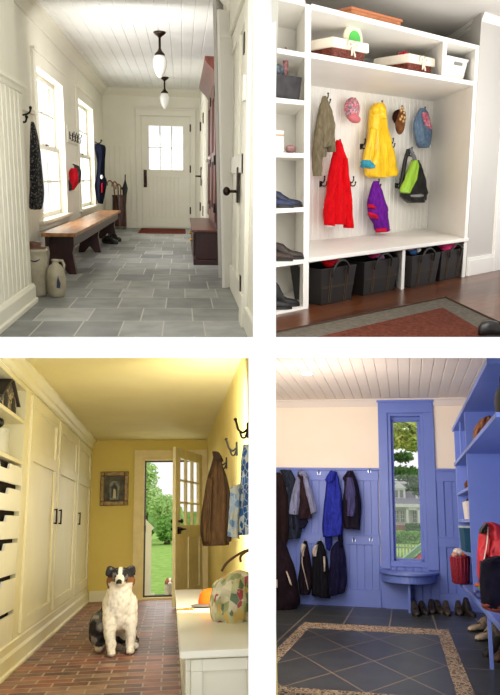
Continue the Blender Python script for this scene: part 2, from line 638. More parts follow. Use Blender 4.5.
for z in (.33, 1.08, 1.8):
    bm = BM()
    box(bm, .43, .455, -.04, -.02, z - .065, z + .065)
    obj('hinge', bm, M_bronze, parent=dr)
# right side
bm = BM()
box(bm, .33, .40, 10.02, 13.35, 0, 2.45)
box(bm, .40, .9, 10.02, 10.08, 0, 2.45)
struct('wall_right', bm, M_cream, R)
bm = BM()
box(bm, .75, .80, 6.5, 10.05, 0, 2.45)
box(bm, .405, .75, 6.46, 6.5, 0, 2.45)
struct('wall_right', bm, M_cream, R)
bm = BM()
wall_holes(bm, 'x', .405, .432, 3.38, 6.5, 0, 2.45, [(4.5, 6.15, .01, 2.02)])
struct('wall_right', bm, M_cream, R)
bm = BM()
prism(bm, [(.405, 2.30), (.39, 2.31), (.375, 2.35), (.33, 2.40), (.315, 2.42), (.315, 2.45), (.405, 2.45)], 'y', 3.8, 6.56)
prism(bm, [(.36, 2.30), (.36, 2.45), (.75, 2.45), (.75, 2.30)], 'y', 6.5, 6.58)
struct('trim_6', bm, M_cream, R)
bm = BM()
box(bm, .38, .405, 3.38, 4.25, 0, .14)
box(bm, .38, .405, 6.38, 6.52, 0, .16)
struct('baseboard_right', bm, M_cream, R, bev=.004)
cl = thing('door_2', None, None, R, (.405, 5.325, 0), kind='structure')
bm = BM()
for a, b, c, d in ((-1.05, -.825, 0, 2.02), (.825, 1.08, 0, 2.02), (-1.05, 1.08, 2.02, 2.2)):
    box(bm, -.028, .0, a, b, c, d)
for yy in (-.94,):
    box(bm, -.045, -.028, yy - .06, yy + .06, 1.36, 1.5)
    box(bm, -.04, -.028, yy - .1, yy + .1, 0, .2)
obj('casing', bm, M_cream, parent=cl, bev=.004)
for s in (-1, 1):
    a, b = (-.822, -.003) if s < 0 else (.003, .822)
    bm = BM()
    wall_holes(bm, 'x', -.005, .03, a, b, .015, 2.01, [(a + .12, b - .12, .2, .95), (a + .12, b - .12, 1.08, 1.88)])
    box(bm, .012, .03, a + .1, b - .1, .18, 1.9)
    lf = obj('leaf', bm, M_cream, parent=cl, bev=.002)
    for z in (.24, 1.0, 1.7):
        bm = BM()
        y = a + .0 if s < 0 else b
        box(bm, -.035, -.004, y - .035, y + .035, z - .06, z + .06)
        obj('hinge', bm, M_bronze, parent=lf)
bm = BM()
box(bm, -.014, -.002, -.20, -.10, .74, .99)
kp = obj('knob_plate', bm, M_bronze, parent=cl, bev=.003)
bm = BM()
tube(bm, [(-.01, -.15, .82), (-.06, -.15, .82)], .011)
ell(bm, (-.085, -.15, .82), (.028, .032, .032))
obj('knob', bm, M_bronze, parent=cl, sm=True)
fd = thing('door_3', None, None, R, (.33, 11.3, 0), kind='structure')
bm = BM()
for a, b, c, d in ((-1.0, -.85, 0, 2.02), (.85, 1.0, 0, 2.02), (-1.0, 1.0, 2.02, 2.14)):
    box(bm, -.02, 0, a, b, c, d)
obj('casing', bm, M_cream, parent=fd, bev=.003)
bm = BM()
wall_holes(bm, 'x', -.012, 0, -.84, .84, .02, 2.01, [(-.6, .6, .2, .9), (-.6, .6, 1.05, 1.85)])
obj('leaf', bm, M_cream, parent=fd)
for z in (.45, 1.75):
    bm = BM()
    box(bm, -.035, -.01, -.87, -.79, z - .07, z + .07)
    obj('hinge', bm, M_bronze, parent=fd)
    bm = BM()
    box(bm, -.035, -.01, .80, .88, z - .07, z + .07)
    obj('hinge', bm, M_bronze, parent=fd)
bm = BM()
box(bm, -.025, -.01, .58, .68, .80, 1.1)
tube(bm, [(-.02, .63, .95), (-.09, .63, .95), (-.1, .5, .95)], .014)
obj('handle', bm, M_bronze, parent=fd)

# ceiling lamps
def pendant():
    t = thing('ceiling_lamp', 'schoolhouse ceiling lamp with an acorn milk-glass shade, the nearer of the two', 'ceiling lamp', R, (-.237, 8.25, 2.45), group='hall ceiling lamps')
    bm = BM()
    lathe(bm, [(.065, 0), (.068, -.012), (.05, -.03), (.028, -.045), (.014, -.06)], 24)
    obj('canopy', bm, M_bronze, parent=t, sm=True)
    bm = BM()
    lathe(bm, [(.013, -.05), (.013, -.17), (.02, -.18), (.02, -.19)], 12)
    obj('stem', bm, M_bronze, parent=t, sm=True)
    bm = BM()
    lathe(bm, [(.018, -.18), (.03, -.20), (.055, -.225), (.058, -.24), (.05, -.245)], 24)
    obj('shade_holder', bm, M_bronze, parent=t, sm=True)
    bm = BM()
    lathe(bm, [(.05, -.235), (.066, -.26), (.078, -.30), (.074, -.35), (.055, -.41), (.03, -.455), (.008, -.475)], 28)
    obj('glass_shade', bm, M('milk_glass', (226, 226, 222), .15, (222, 222, 218), emit=0), parent=t, sm=True)
    return t


pd = pendant()
copy_tree(pd, R, (-.268, 11.75, 2.45), label='schoolhouse ceiling lamp with an acorn milk-glass shade, the farther one near the back door', scale=1.0)

# long bench under the windows
b = thing('bench', 'long mahogany bench with a worn oak top under the hall windows', 'bench', R, (-1.09, 8.2, 0))
bm = BM()
box(bm, -.19, .12, -1.62, 3.2, .365, .40)
obj('bench_top', bm, M_oak, parent=b, bev=.006)
bm = BM()
box(bm, .06, .09, -1.55, 3.1, .27, .365)
box(bm, -.17, -.14, -1.55, 3.1, .27, .365)
obj('apron', bm, M_mahog, parent=b)
for y in (-1.40, .65, 2.75):
    bm = BM()
    prism(bm, [(-.18, 0), (-.15, .20), (-.17, .365), (.09, .365), (.06, .20), (.09, 0), (.02, 0), (-.04, .08), (-.11, 0)], 'y', y - .05, y + .05)
    obj('leg', bm, M_mahog, parent=b, bev=.004)

# stoneware
M_stone = M('grey_stoneware', (176, 168, 146), .35, (150, 140, 116), 9)
t = thing('stoneware_crock', 'tall stoneware crock with a dark rim and a blue bird mark by the left wall', 'crock', R, (-1.125, 5.50, 0))
bm = BM()
lathe(bm, [(.075, 0), (.092, .02), (.098, .15), (.10, .30), (.094, .33), (.102, .34), (.102, .36), (.088, .365), (.08, .35), (.075, .05)], 32)
obj('vessel', bm, M_stone, parent=t, sm=True)
bm = BM()
tube(bm, [(-.01, -.10, .285), (.01, -.10, .275), (.03, -.095, .277), (.055, -.085, .29)], [.003, .006, .006, .003], 6)
obj('blue_mark', bm, M('cobalt_glaze', (44, 52, 74), .3), parent=t)
bm = BM()
lathe(bm, [(.08, .35), (.088, .375), (.055, .38), (.058, .405), (.048, .415), (.01, .418)], 24)
obj('lid', bm, M('brown_glaze', (96, 58, 40), .3), parent=t, sm=True)
t = thing('stoneware_jug', 'round-shouldered stoneware jug with a small neck, right of the crock', 'jug', R, (-.965, 5.46, 0))
bm = BM()
lathe(bm, [(.05, 0), (.062, .012), (.074, .06), (.076, .14), (.066, .20), (.045, .24), (.026, .252), (.022, .27), (.028, .275), (.028, .285), (.012, .287)], 32)
obj('vessel', bm, M_stone, parent=t, sm=True)
bm = BM()
tube(bm, [(.02, .01, .275), (.05, .02, .275), (.062, .02, .24), (.056, .02, .20)], .011, 8)
obj('handle', bm, M_stone, parent=t, sm=True)
bm = BM()
prism(bm, [(.015, .08), (.04, .075), (.046, .11), (.036, .14), (.03, .17), (.02, .13)], 'y', -.078, -.055)
obj('blue_mark', bm, MC['cobalt_glaze'], parent=t)

# hooks
def hook_bm(bm, L=.09, up=.08, r=.006):
    """double hook sticking out along +x from a wall plane at x=0"""
    tube(bm, smooth([(0, 0, .03), (L * .5, 0, 0), (L, 0, .02), (L * 1.1, 0, up)], 4), r, 6)
    tube(bm, smooth([(0, 0, .0), (L * .4, 0, -.05), (L * .7, 0, -.055), (L * .8, 0, -.02)], 4), r, 6)
    ell(bm, (L * 1.1, 0, up), (r * 1.8,) * 3, 8, 6)
    ell(bm, (L * .8, 0, -.015), (r * 1.8,) * 3, 8, 6)
    box(bm, -.0, .008, -.015, .015, -.04, .05)


t = thing('hook_rail', 'white rail with four black hooks between the two hall windows', 'hook rail', R, (-1.375, 9.45, 1.39))
bm = BM()
box(bm, -.025, 0, -.43, .46, -.08, .10)
obj('rail', bm, M_cream, parent=t, bev=.004)
for y in (-.30, -.08, .14, .36):
    bm = BM()
    hook_bm(bm, .05, .045, .004)
    obj('hook', bm, M_iron, parent=t, loc=(0, y, 0), sm=True)

# things hanging on the left
M_tweed = cell_mat('black_white_tweed', [(24, 24, 26), (40, 40, 40), (20, 20, 22), (110, 106, 100)], (22, 22, 24), 90, .9, .02)
hk = thing('coat_hook', 'black hook at the left edge of the near hall window', 'hook', R, (-1.40, 6.35, 1.40))
bm = BM()
hook_bm(bm, .12, .06, .008)
obj('hook', bm, M_iron, parent=hk, sm=True)
garment('tweed_coat', 'black and white flecked wool coat hanging beside the near hall window', 'coat', R, 6.35,
        [(-1.27,1.345),(-1.245,1.345),(-1.286,1.198),(-1.218,1.216),(-1.297,0.992),(-1.204,0.994),(-1.31,0.741),(-1.194,0.785),(-1.315,0.647),(-1.213,0.64),(-1.299,0.622),(-1.231,0.619)], .10, M_tweed, dtop=.3, seed=4)
M_navy = M('navy_wool', (14, 17, 34), .9, (9, 11, 24), 12, bump=.9, bscale=5, stretch=(5, 5, 1.6))
M_redc = M('bright_red_cloth', (196, 24, 40), .8, (160, 16, 30), 8, bump=.9, bscale=5, stretch=(5, 5, 1.6))
garment('red_backpack', 'small red and black bag hanging from a hook between the hall windows', 'bag', R, 9.1,
        [(-1.365,1.006),(-1.268,1.008),(-1.391,0.958),(-1.257,0.973),(-1.39,0.837),(-1.261,0.864),(-1.387,0.765),(-1.313,0.778),(-1.376,0.741),(-1.339,0.741)], .06, M_redc,
        parts=[('black_side', [(-1.292,1.02),(-1.256,1.009),(-1.282,0.96),(-1.239,0.961),(-1.273,0.864),(-1.249,0.864),(-1.287,0.827),(-1.269,0.828)], .05, M_rubber, -.02),
               ('black_pocket', [(-1.407,0.861),(-1.371,0.85),(-1.41,0.789),(-1.35,0.778),(-1.401,0.728),(-1.351,0.741)], .05, M_rubber, -.02),
               ('strap', [(-1.351,1.055),(-1.327,1.055),(-1.328,1.031),(-1.267,1.032),(-1.329,1.007),(-1.256,1.009)], .03, M_rubber, 0)], seed=2)
garment('navy_coat', 'long navy blue coat with a small round badge hanging past the far hall window', 'coat', R, 11.75,
        [(-1.374,1.415),(-1.296,1.417),(-1.377,1.323),(-1.211,1.373),(-1.351,1.139),(-1.224,1.172),(-1.366,0.937),(-1.231,0.939),(-1.402,0.78),(-1.203,0.83),(-1.384,0.607),(-1.24,0.625),(-1.356,0.496),(-1.276,0.482)], .08, M_navy,
        parts=[('badge', [(-1.287,0.938),(-1.263,0.939),(-1.295,0.907),(-1.248,0.908),(-1.288,0.876),(-1.265,0.876)], .03, M('white_badge', (210, 205, 195)), -.09),
               ('red_stripe', [(-1.282,0.813),(-1.259,0.814),(-1.285,0.735),(-1.259,0.751),(-1.287,0.656),(-1.263,0.672)], .03, M_redc, -.085)], seed=5)
hk2 = thing('coat_hook', 'dark hook holding the long navy coat on the far left wall', 'hook', R, (-1.40, 11.9, 1.43))
bm = BM()
hook_bm(bm, .1, .05, .008)
obj('hook', bm, M_iron, parent=hk2, sm=True)

# umbrella stand
t = thing('umbrella_stand', 'tall dark brown round umbrella stand in the far left corner', 'umbrella stand', R, (-1.12, 12.95, 0))
M_wal = M('glossy_dark_walnut', (82, 40, 28), .25, (46, 22, 16), 6, stretch=(14, 14, 1))
bm = BM()
lathe(bm, [(.125, .06), (.12, .57), (.127, .575), (.127, .60), (.105, .60), (.105, .1)], 32)
obj('tube_body', bm, M_wal, parent=t, sm=False)
bm = BM()
lathe(bm, [(.12, 0), (.125, .06), (.1, .062)], 32)
obj('base_band', bm, M('grey_metal_band', (104, 100, 92), .4, metal=.5), parent=t)
for i, (x, y, lean, h) in enumerate(((-.05, .0, -.06, .80), (.0, .03, -.03, .78), (.02, -.03, .02, .74))):
    w = tube(BM(), smooth([(x, y, .12), (x + lean * .6, y, h - .06), (x + lean, y, h), (x + lean - .04, y, h + .05), (x + lean - .085, y, h + .02), (x + lean - .09, y, h - .04)], 5), .011, 8)
    tag(obj('walking_cane', w, M('honey_cane_wood', (150, 100, 60), .4, (120, 76, 42), 10), R, loc=(-1.12, 12.95, 0), sm=True),
        ['crook-handled wooden cane leaning left in the umbrella stand', 'crook-handled wooden cane at the back of the umbrella stand', 'crook-handled wooden cane at the front of the umbrella stand'][i], 'cane', 'canes in the umbrella stand')
t = thing('umbrella', 'furled black umbrella standing point up at the right of the umbrella stand', 'umbrella', R, (-1.04, 12.93, 0))
bm = BM()
tube(bm, [(0, 0, .12), (.02, 0, .60), (.03, 0, .72), (.035, 0, .88)], [.02, .035, .05, .006], 10)
tube(bm, [(.03, 0, .66), (.0, 0, .72), (.03, 0, .73), (.07, 0, .73)], [.02, .05, .05, .01], 8)
obj('canopy', bm, M('black_nylon', (18, 20, 30), .6), parent=t, sm=True)
bm = BM()
tube(bm, [(.035, 0, .86), (.038, 0, .96)], .01, 8)
obj('tip', bm, M_iron, parent=t)
# shoes under the bench
def shoe_bm(bm, L=.27, w=.095, h=.10, boot=0):
    secs = []
    for t, ww, hh in ((0, .8, .5), (.06, .95, .85), (.25, .92, 1.0 + boot), (.42, .88, .95 + boot * .6), (.6, .95, .62), (.8, 1.0, .50), (.94, .75, .40), (1, .35, .25)):
        y = -L * t + L / 2
        n = 14
        ring = []
        for j in range(n):
            a = 2 * PI * j / n
            x = ww * w / 2 * math.copysign(abs(math.cos(a)) ** .55, math.cos(a))
            z = hh * h / 2 * (1 + math.copysign(abs(math.sin(a)) ** .6, math.sin(a)))
            if math.sin(a) > .2:
                x *= .86
            ring.append((x, y, max(z, .004)))
        secs.append(ring)
    return rings(bm, secs)


def shoe(name, label, rm, loc, rz, mat, sole, group=None, boot=0, L=.27):
    t = thing(name, label, 'shoe', rm, loc, rz, group)
    obj('upper', shoe_bm(BM(), L, .095, .10, boot), mat, parent=t, loc=(0, 0, .012), sm=True)
    bm = BM()
    n = 20
    rs = []
    for z in (0, .022):
        rs.append([((.052 if math.sin(2 * PI * j / n) < 0 else .044) * math.cos(2 * PI * j / n), (L / 2 + .006) * math.sin(2 * PI * j / n), z) for j in range(n)])
    rings(bm, rs)
    obj('sole', bm, sole, parent=t)
    bm = BM()
    for k in range(3):
        tube(bm, [(-.03, L * (.02 - .09 * k), .093 - .016 * k), (0, L * (.02 - .09 * k), .10 - .016 * k), (.03, L * (.02 - .09 * k), .093 - .016 * k)], .004, 5)
        if k:
            tube(bm, [(0, L * (.02 - .09 * k), .10 - .016 * k), (0, L * (.11 - .09 * k), .116 - .016 * k)], .004, 5)
    obj('laces', bm, M('dark_lace', (34, 30, 28), .8), parent=t)
    return t


M_blk = M('black_leather', (24, 21, 20), .4, (16, 14, 14), 8)
shoe('shoe', 'black shoe tucked under the far end of the hall bench, the nearer one', R, (-1.0, 10.0, 0), .9, M_blk, M_rubber, 'shoes under the hall bench')
shoe('shoe', 'black shoe tucked under the far end of the hall bench, the farther one', R, (-.98, 10.45, 0), .7, M_blk, M_rubber, 'shoes under the hall bench')

# doormat
t = obj('doormat', box(BM(), -.40, .40, -.55, .55, 0, .012), M('rust_red_mat', (120, 56, 40), .95, (86, 34, 26), 20, bump=.4), R, loc=(-.34, 12.55, 0), bev=.004)
tag(t, 'rust red woven doormat in front of the back door', 'doormat')

# hall hutch
t = thing('hall_hutch', 'tall dark red mahogany hutch with a drawer bench against the right wall', 'cabinet', R, (.12, 7.57, 0))
bm = BM()
box(bm, .02, .60, .03, 2.4, .06, .35)
box(bm, .0, .60, .0, 2.4, .0, .06)
obj('bench_base', bm, M_mahog, parent=t, bev=.006)
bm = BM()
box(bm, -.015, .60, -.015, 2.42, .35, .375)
obj('bench_seat', bm, M_mahog_lit, parent=t, bev=.006)
for y0 in (.1, 1.25):
    bm = BM()
    box(bm, .0, .02, y0, y0 + 1.05, .09, .33)
    d = obj('drawer', bm, M_mahog, parent=t, bev=.004)
    bm = BM()
    ell(bm, (-.015, y0 + .5, .22), (.02, .025, .02), 10, 8)
    obj('knob', bm, M_brass, parent=d, sm=True)
bm = BM()
box(bm, .25, .60, .1, 2.38, .375, 1.96)
obj('upper_cabinet', bm, M_mahog, parent=t, bev=.004)
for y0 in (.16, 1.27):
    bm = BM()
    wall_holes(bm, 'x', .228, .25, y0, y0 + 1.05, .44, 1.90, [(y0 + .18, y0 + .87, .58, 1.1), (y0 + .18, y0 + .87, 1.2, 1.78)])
    d = obj('door', bm, M_mahog_lit, parent=t, bev=.003)
    for z in (.6, 1.1, 1.8):
        bm = BM()
        box(bm, .215, .235, y0 - .03, y0 + .05, z - .05, z + .05)
        obj('hinge', bm, M_iron, parent=d)
    bm = BM()
    ell(bm, (.21, y0 + .95, 1.15), (.02, .02, .02), 10, 8)
    obj('knob', bm, M('pale_knob', (220, 210, 200), .3), parent=d, sm=True)
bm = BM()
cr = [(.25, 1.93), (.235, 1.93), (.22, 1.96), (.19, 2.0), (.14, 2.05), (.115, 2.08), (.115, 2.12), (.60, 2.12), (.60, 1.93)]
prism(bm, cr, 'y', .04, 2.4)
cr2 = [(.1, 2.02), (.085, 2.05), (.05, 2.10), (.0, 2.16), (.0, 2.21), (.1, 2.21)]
obj('crown', bm, M_mahog_lit, parent=t, bev=.003)

# ================================================================== THE NOOK (white built-in with coloured clothes)
R = NOOK
K = .95  # boards sheared sideways with depth to follow the perspective in the image
YF = 3.77
YB = 4.85
M_plank = brick_mat('brown_wood_planks', [(78, 40, 22), (110, 62, 34), (92, 50, 28), (128, 76, 44)], (52, 26, 16), 1.3, .10, .003, .28, .37, vary=9, spec=.5, amt=.35)
fl = [(3.064,3.028),(4.131,1.89),(8.593,4.022),(6.528,6.441)]
bm = BM()
rings(bm, [[(x, y, z) for x, y in (fl[0], fl[1], (8.6, 2.9), (9.6, 5.6), (5.6, 5.6), (3.9, 3.95))] for z in (-.03, 0)])
struct('floor', bm, M_plank, R)
bm = BM()
rings(bm, [[(x, y, z) for x, y in ((3.55, 3.2), (8.5, 2.0), (12, 6.5), (7.0, 6.9))] for z in (2.66, 2.7)])
struct('ceiling', bm, M('nook_ceiling_paint', (206, 202, 196), .9, (203, 199, 193), 2), R)
# back of the alcove: beadboard
bm = BM()
beads(bm, 'y', YB, .03, 4.9, 8.0, .40, 2.0, .085, .012, .007)
struct('wall_back', bm, M_nook, R)
bm = BM()
box(bm, 4.4, 9.6, YB + .03, YB + .07, 0, 2.66)
struct('wall_back', bm, M_greige, R)
# pier and wall on the right, with crown, baseboard and door casing
bm = BM()
rings(bm, [[(x, y, z) for x, y in ((7.02, 3.80), (7.78, 3.80), (8.9, 4.95), (8.2, 4.95))] for z in (0, 2.66)])
struct('wall_right', bm, M_greige, R)
bm = BM()
rings(bm, [[(7.02 - o * .5, 3.80 - o, z), (7.9, 3.80 - o, z), (7.9, 3.82, z), (8.3, 4.95, z), (8.2 - 2 * o, 4.95, z)] for z, o in ((2.58, .008), (2.60, .012), (2.63, .03), (2.645, .04), (2.66, .04))])
struct('trim_7', bm, M_nook, R)
bm = BM()
box(bm, 7.02, 7.58, 3.765, 3.80, 0, .17)
box(bm, 7.02, 7.58, 3.775, 3.80, .17, .20)
struct('baseboard_right', bm, M_nook, R, bev=.004)
bm = BM()
box(bm, 7.58, 7.74, 3.76, 3.80, 0, 1.98)
box(bm, 7.54, 8.3, 3.75, 3.80, 1.98, 2.10)
box(bm, 7.74, 7.79, 3.775, 3.80, 0, 1.98)
struct('trim_8', bm, M_nook, R, bev=.004)
bm = BM()
box(bm, 7.79, 8.3, 3.80, 3.84, 0, 1.98)
dd = struct('door_4', bm, M('tan_door', (150, 122, 92), .5), R)

# the built-in unit
u = thing('mudroom_unit', 'white built-in with cubbies, a coat niche, overhead shelf and seat', 'built-in cabinet', R, (5.5, YF, 0))
OX, OY = 5.5, YF


def ub(name, items, mat=M_nook, bev=.002, parent=u):
    bm = BM()
    for x0, x1, z0, z1, y0, y1, k in items:
        box(bm, x0 - OX, x1 - OX, y0 - OY, y1 - OY, z0, z1, k, 0)
    return obj(name, bm, mat, parent=parent, bev=bev)


ub('stile', [(4.30, 4.37, 0, 2.33, YF, YB, K)])
ub('stile', [(6.27, 6.34, 1.99, 2.30, YF, YB, K)])
ub('stile', [(5.73, 5.78, 0, .38, YF, YB, K)])
ub('end_panel', [(6.89, 6.96, 0, 2.30, YF, YB, K)])
ub('top_board', [(4.37, 6.96, 2.30, 2.34, YF, YB, K)])
ub('overhead_shelf', [(4.37, 6.9, 1.955, 1.995, YF, YB, K)])
ub('seat', [(4.37, 6.97, .385, .42, YF - .02, YB, K)], bev=.006)
for z in (1.985, 1.64, 1.247, .83, .415):
    ub('cubby_shelf', [(3.87, 4.30, z - .035, z, YF, YB - .45, K)])
ub('cubby_shelf', [(3.87, 4.30, 2.31, 2.35, YF, YB - .45, K)])
ub('cubby_back', [(4.0, 4.9, 0, 2.35, YB - .45, YB - .42, 0)])
ub('kick_board', [(3.87, 4.30, 0, .02, YF, YB - .45, K)])
# upper compartment back
ub('upper_back', [(5.0, 8.05, 1.995, 2.30, YB - .03, YB, 0)])


def hook(label, x, z, y=YB):
    t = thing('coat_hook', label, 'hook', R, (x, y, z), -PI / 2, 'hooks on the niche back')
    bm = BM()
    box(bm, 0, .006, -.012, .012, -.025, .035)
    obj('backplate', bm, M_iron, parent=t)
    for s in (-1, 1):
        bm = BM()
        tube(bm, smooth([(.005, 0, 0), (.03, s * .015, -.015), (.05, s * .035, -.01), (.055, s * .042, .02)], 4), .007, 6)
        ell(bm, (.055, s * .043, .024), (.010,) * 3, 8, 6)
        obj('prong', bm, M_iron, parent=t, sm=True)
    bm = BM()
    tube(bm, smooth([(.005, 0, .02), (.04, 0, .02), (.06, 0, .05), (.06, 0, .075)], 4), .007, 6)
    ell(bm, (.06, 0, .08), (.010,) * 3, 8, 6)
    obj('prong', bm, M_iron, parent=t, sm=True)


for (x, z), l in zip([(6.468,1.385),(5.787,0.993),(6.278,0.987),(6.998,1.409),(7.169,0.959)], ('bare double hook between the pink cap and the yellow raincoat', 'bare double hook at the lower left, left of the red jacket', 'bare double hook just right of the red jacket', 'hook at the right edge of the yellow raincoat', 'hook left of the green and black sling bag')):
    hook(l, x, z)
for (x, z), l in zip([(5.824,1.841),(6.273,1.821),(6.76,1.83),(7.152,1.8),(7.635,1.815),(6.032,1.396),(6.749,0.987),(7.392,1.35)], ('hook holding the olive jacket', 'hook holding the pink knit cap', 'hook holding the yellow raincoat', 'hook holding the brown hat', 'hook holding the denim cap', 'hook holding the red jacket', 'hook holding the purple jacket', 'hook holding the green and black sling bag')):
    hook(l, x, z - .03)

YH = 4.72
M_olive = M('olive_khaki_cotton', (134, 122, 98), .9, (108, 98, 76), 8, bump=.9, bscale=5, stretch=(5, 5, 1.6))
garment('olive_jacket', 'khaki jacket with long sleeves hanging at the upper left of the niche', 'jacket', R, YH,
        [(5.66,1.849),(5.699,1.852),(5.631,1.753),(5.748,1.76),(5.595,1.638),(5.798,1.648),(5.575,1.504),(5.825,1.552),(5.569,1.389),(5.78,1.434),(5.608,1.352),(5.734,1.374)], .07, M_olive,
        parts=[('sleeve', [(5.538,1.539),(5.615,1.542),(5.511,1.377),(5.603,1.379),(5.506,1.233),(5.591,1.234),(5.516,1.079),(5.578,1.078)], .045, M_olive, -.03),
               ('sleeve', [(5.721,1.547),(5.816,1.551),(5.724,1.431),(5.804,1.414),(5.742,1.315),(5.807,1.316)], .04, M_olive, -.02),
               ('cuff', [(5.655,1.382),(5.718,1.373),(5.656,1.314),(5.703,1.315),(5.657,1.265),(5.689,1.265)], .03, M_olive, 0)], dtop=.25, seed=3)
M_red = M('red_fleece', (218, 14, 26), .9, (196, 8, 18), 8, bump=.9, bscale=5, stretch=(5, 5, 1.6))
garment('red_jacket', 'long red hooded fleece jacket hanging at the lower left of the niche', 'jacket', R, YH - .04,
        [(5.843,1.434),(5.892,1.435),(5.813,1.345),(5.928,1.347),(5.784,1.236),(5.981,1.238),(5.756,1.088),(5.987,1.056),(5.729,0.888),(6.028,0.871),(5.709,0.718),(6.06,0.704),(5.704,0.596),(6.073,0.567)], .08, M_red,
        parts=[('sleeve', [(5.737,1.283),(5.801,1.284),(5.68,1.038),(5.76,1.037),(5.638,0.791),(5.719,0.789),(5.635,0.591),(5.716,0.577)], .05, M_red, -.05),
               ('sleeve', [(5.867,1.256),(5.933,1.256),(5.891,1.036),(5.958,1.016),(5.933,0.782),(6.001,0.78),(5.967,0.543),(6.018,0.54)], .05, M_red, -.05),
               ('white_cuff', [(5.643,0.591),(5.724,0.576),(5.644,0.57),(5.709,0.557)], .04, M('white_knit', (225, 215, 210), .9), -.05)], dtop=.3, seed=7)
M_yel = M('yellow_raincoat_vinyl', (246, 204, 30), .35, (228, 180, 16), 5, bump=.9, bscale=5, stretch=(5, 5, 1.6))
garment('yellow_raincoat', 'yellow hooded raincoat with a turquoise cuff hanging in the middle', 'raincoat', R, YH,
        [(6.55,1.84),(6.641,1.846),(6.48,1.784),(6.701,1.787),(6.469,1.64),(6.71,1.631),(6.459,1.475),(6.755,1.505),(6.466,1.35),(6.841,1.358),(6.417,1.223),(6.909,1.217),(6.424,1.086),(6.936,1.107),(6.517,1.054),(6.919,1.074)], .09, M_yel,
        parts=[('sleeve', [(6.376,1.571),(6.467,1.554),(6.33,1.427),(6.439,1.409),(6.267,1.261),(6.411,1.242),(6.253,1.179),(6.397,1.159)], .045, M_yel, -.07),
               ('turquoise_cuff', [(6.239,1.24),(6.319,1.241),(6.229,1.199),(6.402,1.19),(6.251,1.168),(6.386,1.153)], .06, M('turquoise_lining', (40, 150, 176), .6), -.085),
               ('hood', [(6.508,1.835),(6.599,1.841),(6.457,1.781),(6.658,1.782),(6.478,1.721),(6.652,1.73),(6.517,1.672),(6.645,1.678)], .06, M_yel, -.03)], dtop=.5, seed=6, folds=4)
M_pinkk = cell_mat('pink_grey_knit', [(206, 110, 120), (150, 140, 150), (222, 160, 160), (110, 100, 120), (206, 90, 104)], (180, 130, 136), 60, .95, .02)
t = thing('knit_cap', 'pink and grey patterned knit cap on a hook left of the yellow raincoat', 'cap', R, (6.33, YH, 1.66))
pc = [(6.128,1.852),(6.135,1.675)]
bm = BM()
ell(bm, (0, 0, .01), (.10, .07, .115), 20, 12)
obj('crown', bm, M_pinkk, parent=t, sm=True)
bm = BM()
ell(bm, (.0, -.03, -.085), (.095, .05, .045), 18, 8, Matrix.Rotation(.2, 3, 'Y'))
obj('brim', bm, M('pink_cotton', (212, 120, 126), .9), parent=t, sm=True)
t.matrix_world = R @ Matrix.Translation(([(6.132,1.744)][0][0], YH, [(6.132,1.744)][0][1]))
hx, hz = [(6.996,1.686)][0]
t = thing('brown_hat', 'brown straw cap covered in shiny beads and dark fur, right of the yellow raincoat', 'hat', R, (hx, YH, hz))
bm = BM()
ell(bm, (-.02, -.03, -.03), (.07, .05, .13), 20, 12)
obj('brim', bm, M('brown_straw', (128, 84, 52), .8, (96, 60, 36), 20), parent=t, sm=True)
bm = BM()
ell(bm, (.0, .0, .03), (.115, .05, .085), 20, 12)
obj('fur_crown', bm, M('dark_brown_fur', (52, 24, 16), .95, (30, 14, 10), 30, bump=.8), parent=t, sm=True)
for i, (x, z) in enumerate(((-.03, .09), (.03, .07), (-.01, .03), (.04, .02), (-.04, -.0), (.02, -.02), (0, .12))):
    bm = BM()
    ell(bm, (x - .06, -.085, z), (.02, .015, .02), 10, 8)
    obj('bead', bm, M('gold_bead', (214, 170, 110), .2, metal=.5), parent=t, sm=True)
M_denim = M('faded_denim', (112, 134, 158), .9, (88, 110, 138), 12, bump=.9, bscale=5, stretch=(5, 5, 1.6))
garment('denim_cap', 'faded blue denim cloth hat with pink flowers at the upper right of the niche', 'hat', R, YH,
        [(7.436,1.841),(7.501,1.834),(7.378,1.771),(7.592,1.783),(7.324,1.658),(7.648,1.65),(7.354,1.548),(7.656,1.559),(7.405,1.448),(7.621,1.466),(7.473,1.405),(7.583,1.396)], .06, M_denim,
        parts=[('flower_patch', [(7.403,1.791),(7.49,1.774),(7.409,1.725),(7.539,1.709),(7.457,1.661),(7.568,1.632),(7.527,1.608),(7.571,1.598)], .03, cell_mat('pink_flowers', [(210, 80, 100), (230, 150, 160), (190, 60, 80)], (160, 140, 160), 50), -.05)], seed=8)
M_pur = M('purple_fleece', (112, 34, 150), .9, (88, 22, 124), 9, bump=.9, bscale=5, stretch=(5, 5, 1.6))
M_crim = M('crimson_edge', (198, 24, 56), .8)
garment('purple_jacket', 'purple child fleece jacket with red edging below the yellow raincoat', 'jacket', R, YH - .02,
        [(6.528,1.021),(6.603,1.021),(6.478,0.926),(6.666,0.922),(6.447,0.797),(6.751,0.788),(6.473,0.655),(6.798,0.653),(6.552,0.575),(6.824,0.539),(6.614,0.472),(6.829,0.46)], .06, M_pur,
        parts=[('red_hem', [(6.384,0.692),(6.535,0.643),(6.385,0.671),(6.537,0.616),(6.404,0.659),(6.518,0.611)], .045, M_crim, -.05),
               ('red_hem', [(6.571,0.498),(6.783,0.509),(6.572,0.475),(6.795,0.48),(6.583,0.458),(6.796,0.463)], .05, M_crim, -.03),
               ('red_hem', [(6.389,0.778),(6.455,0.755),(6.381,0.757),(6.474,0.732),(6.382,0.746),(6.475,0.721)], .04, M_crim, -.05)], dtop=.35, seed=9)
M_bagb = M('black_nylon_pack', (30, 30, 32), .5, (20, 20, 22), 10)
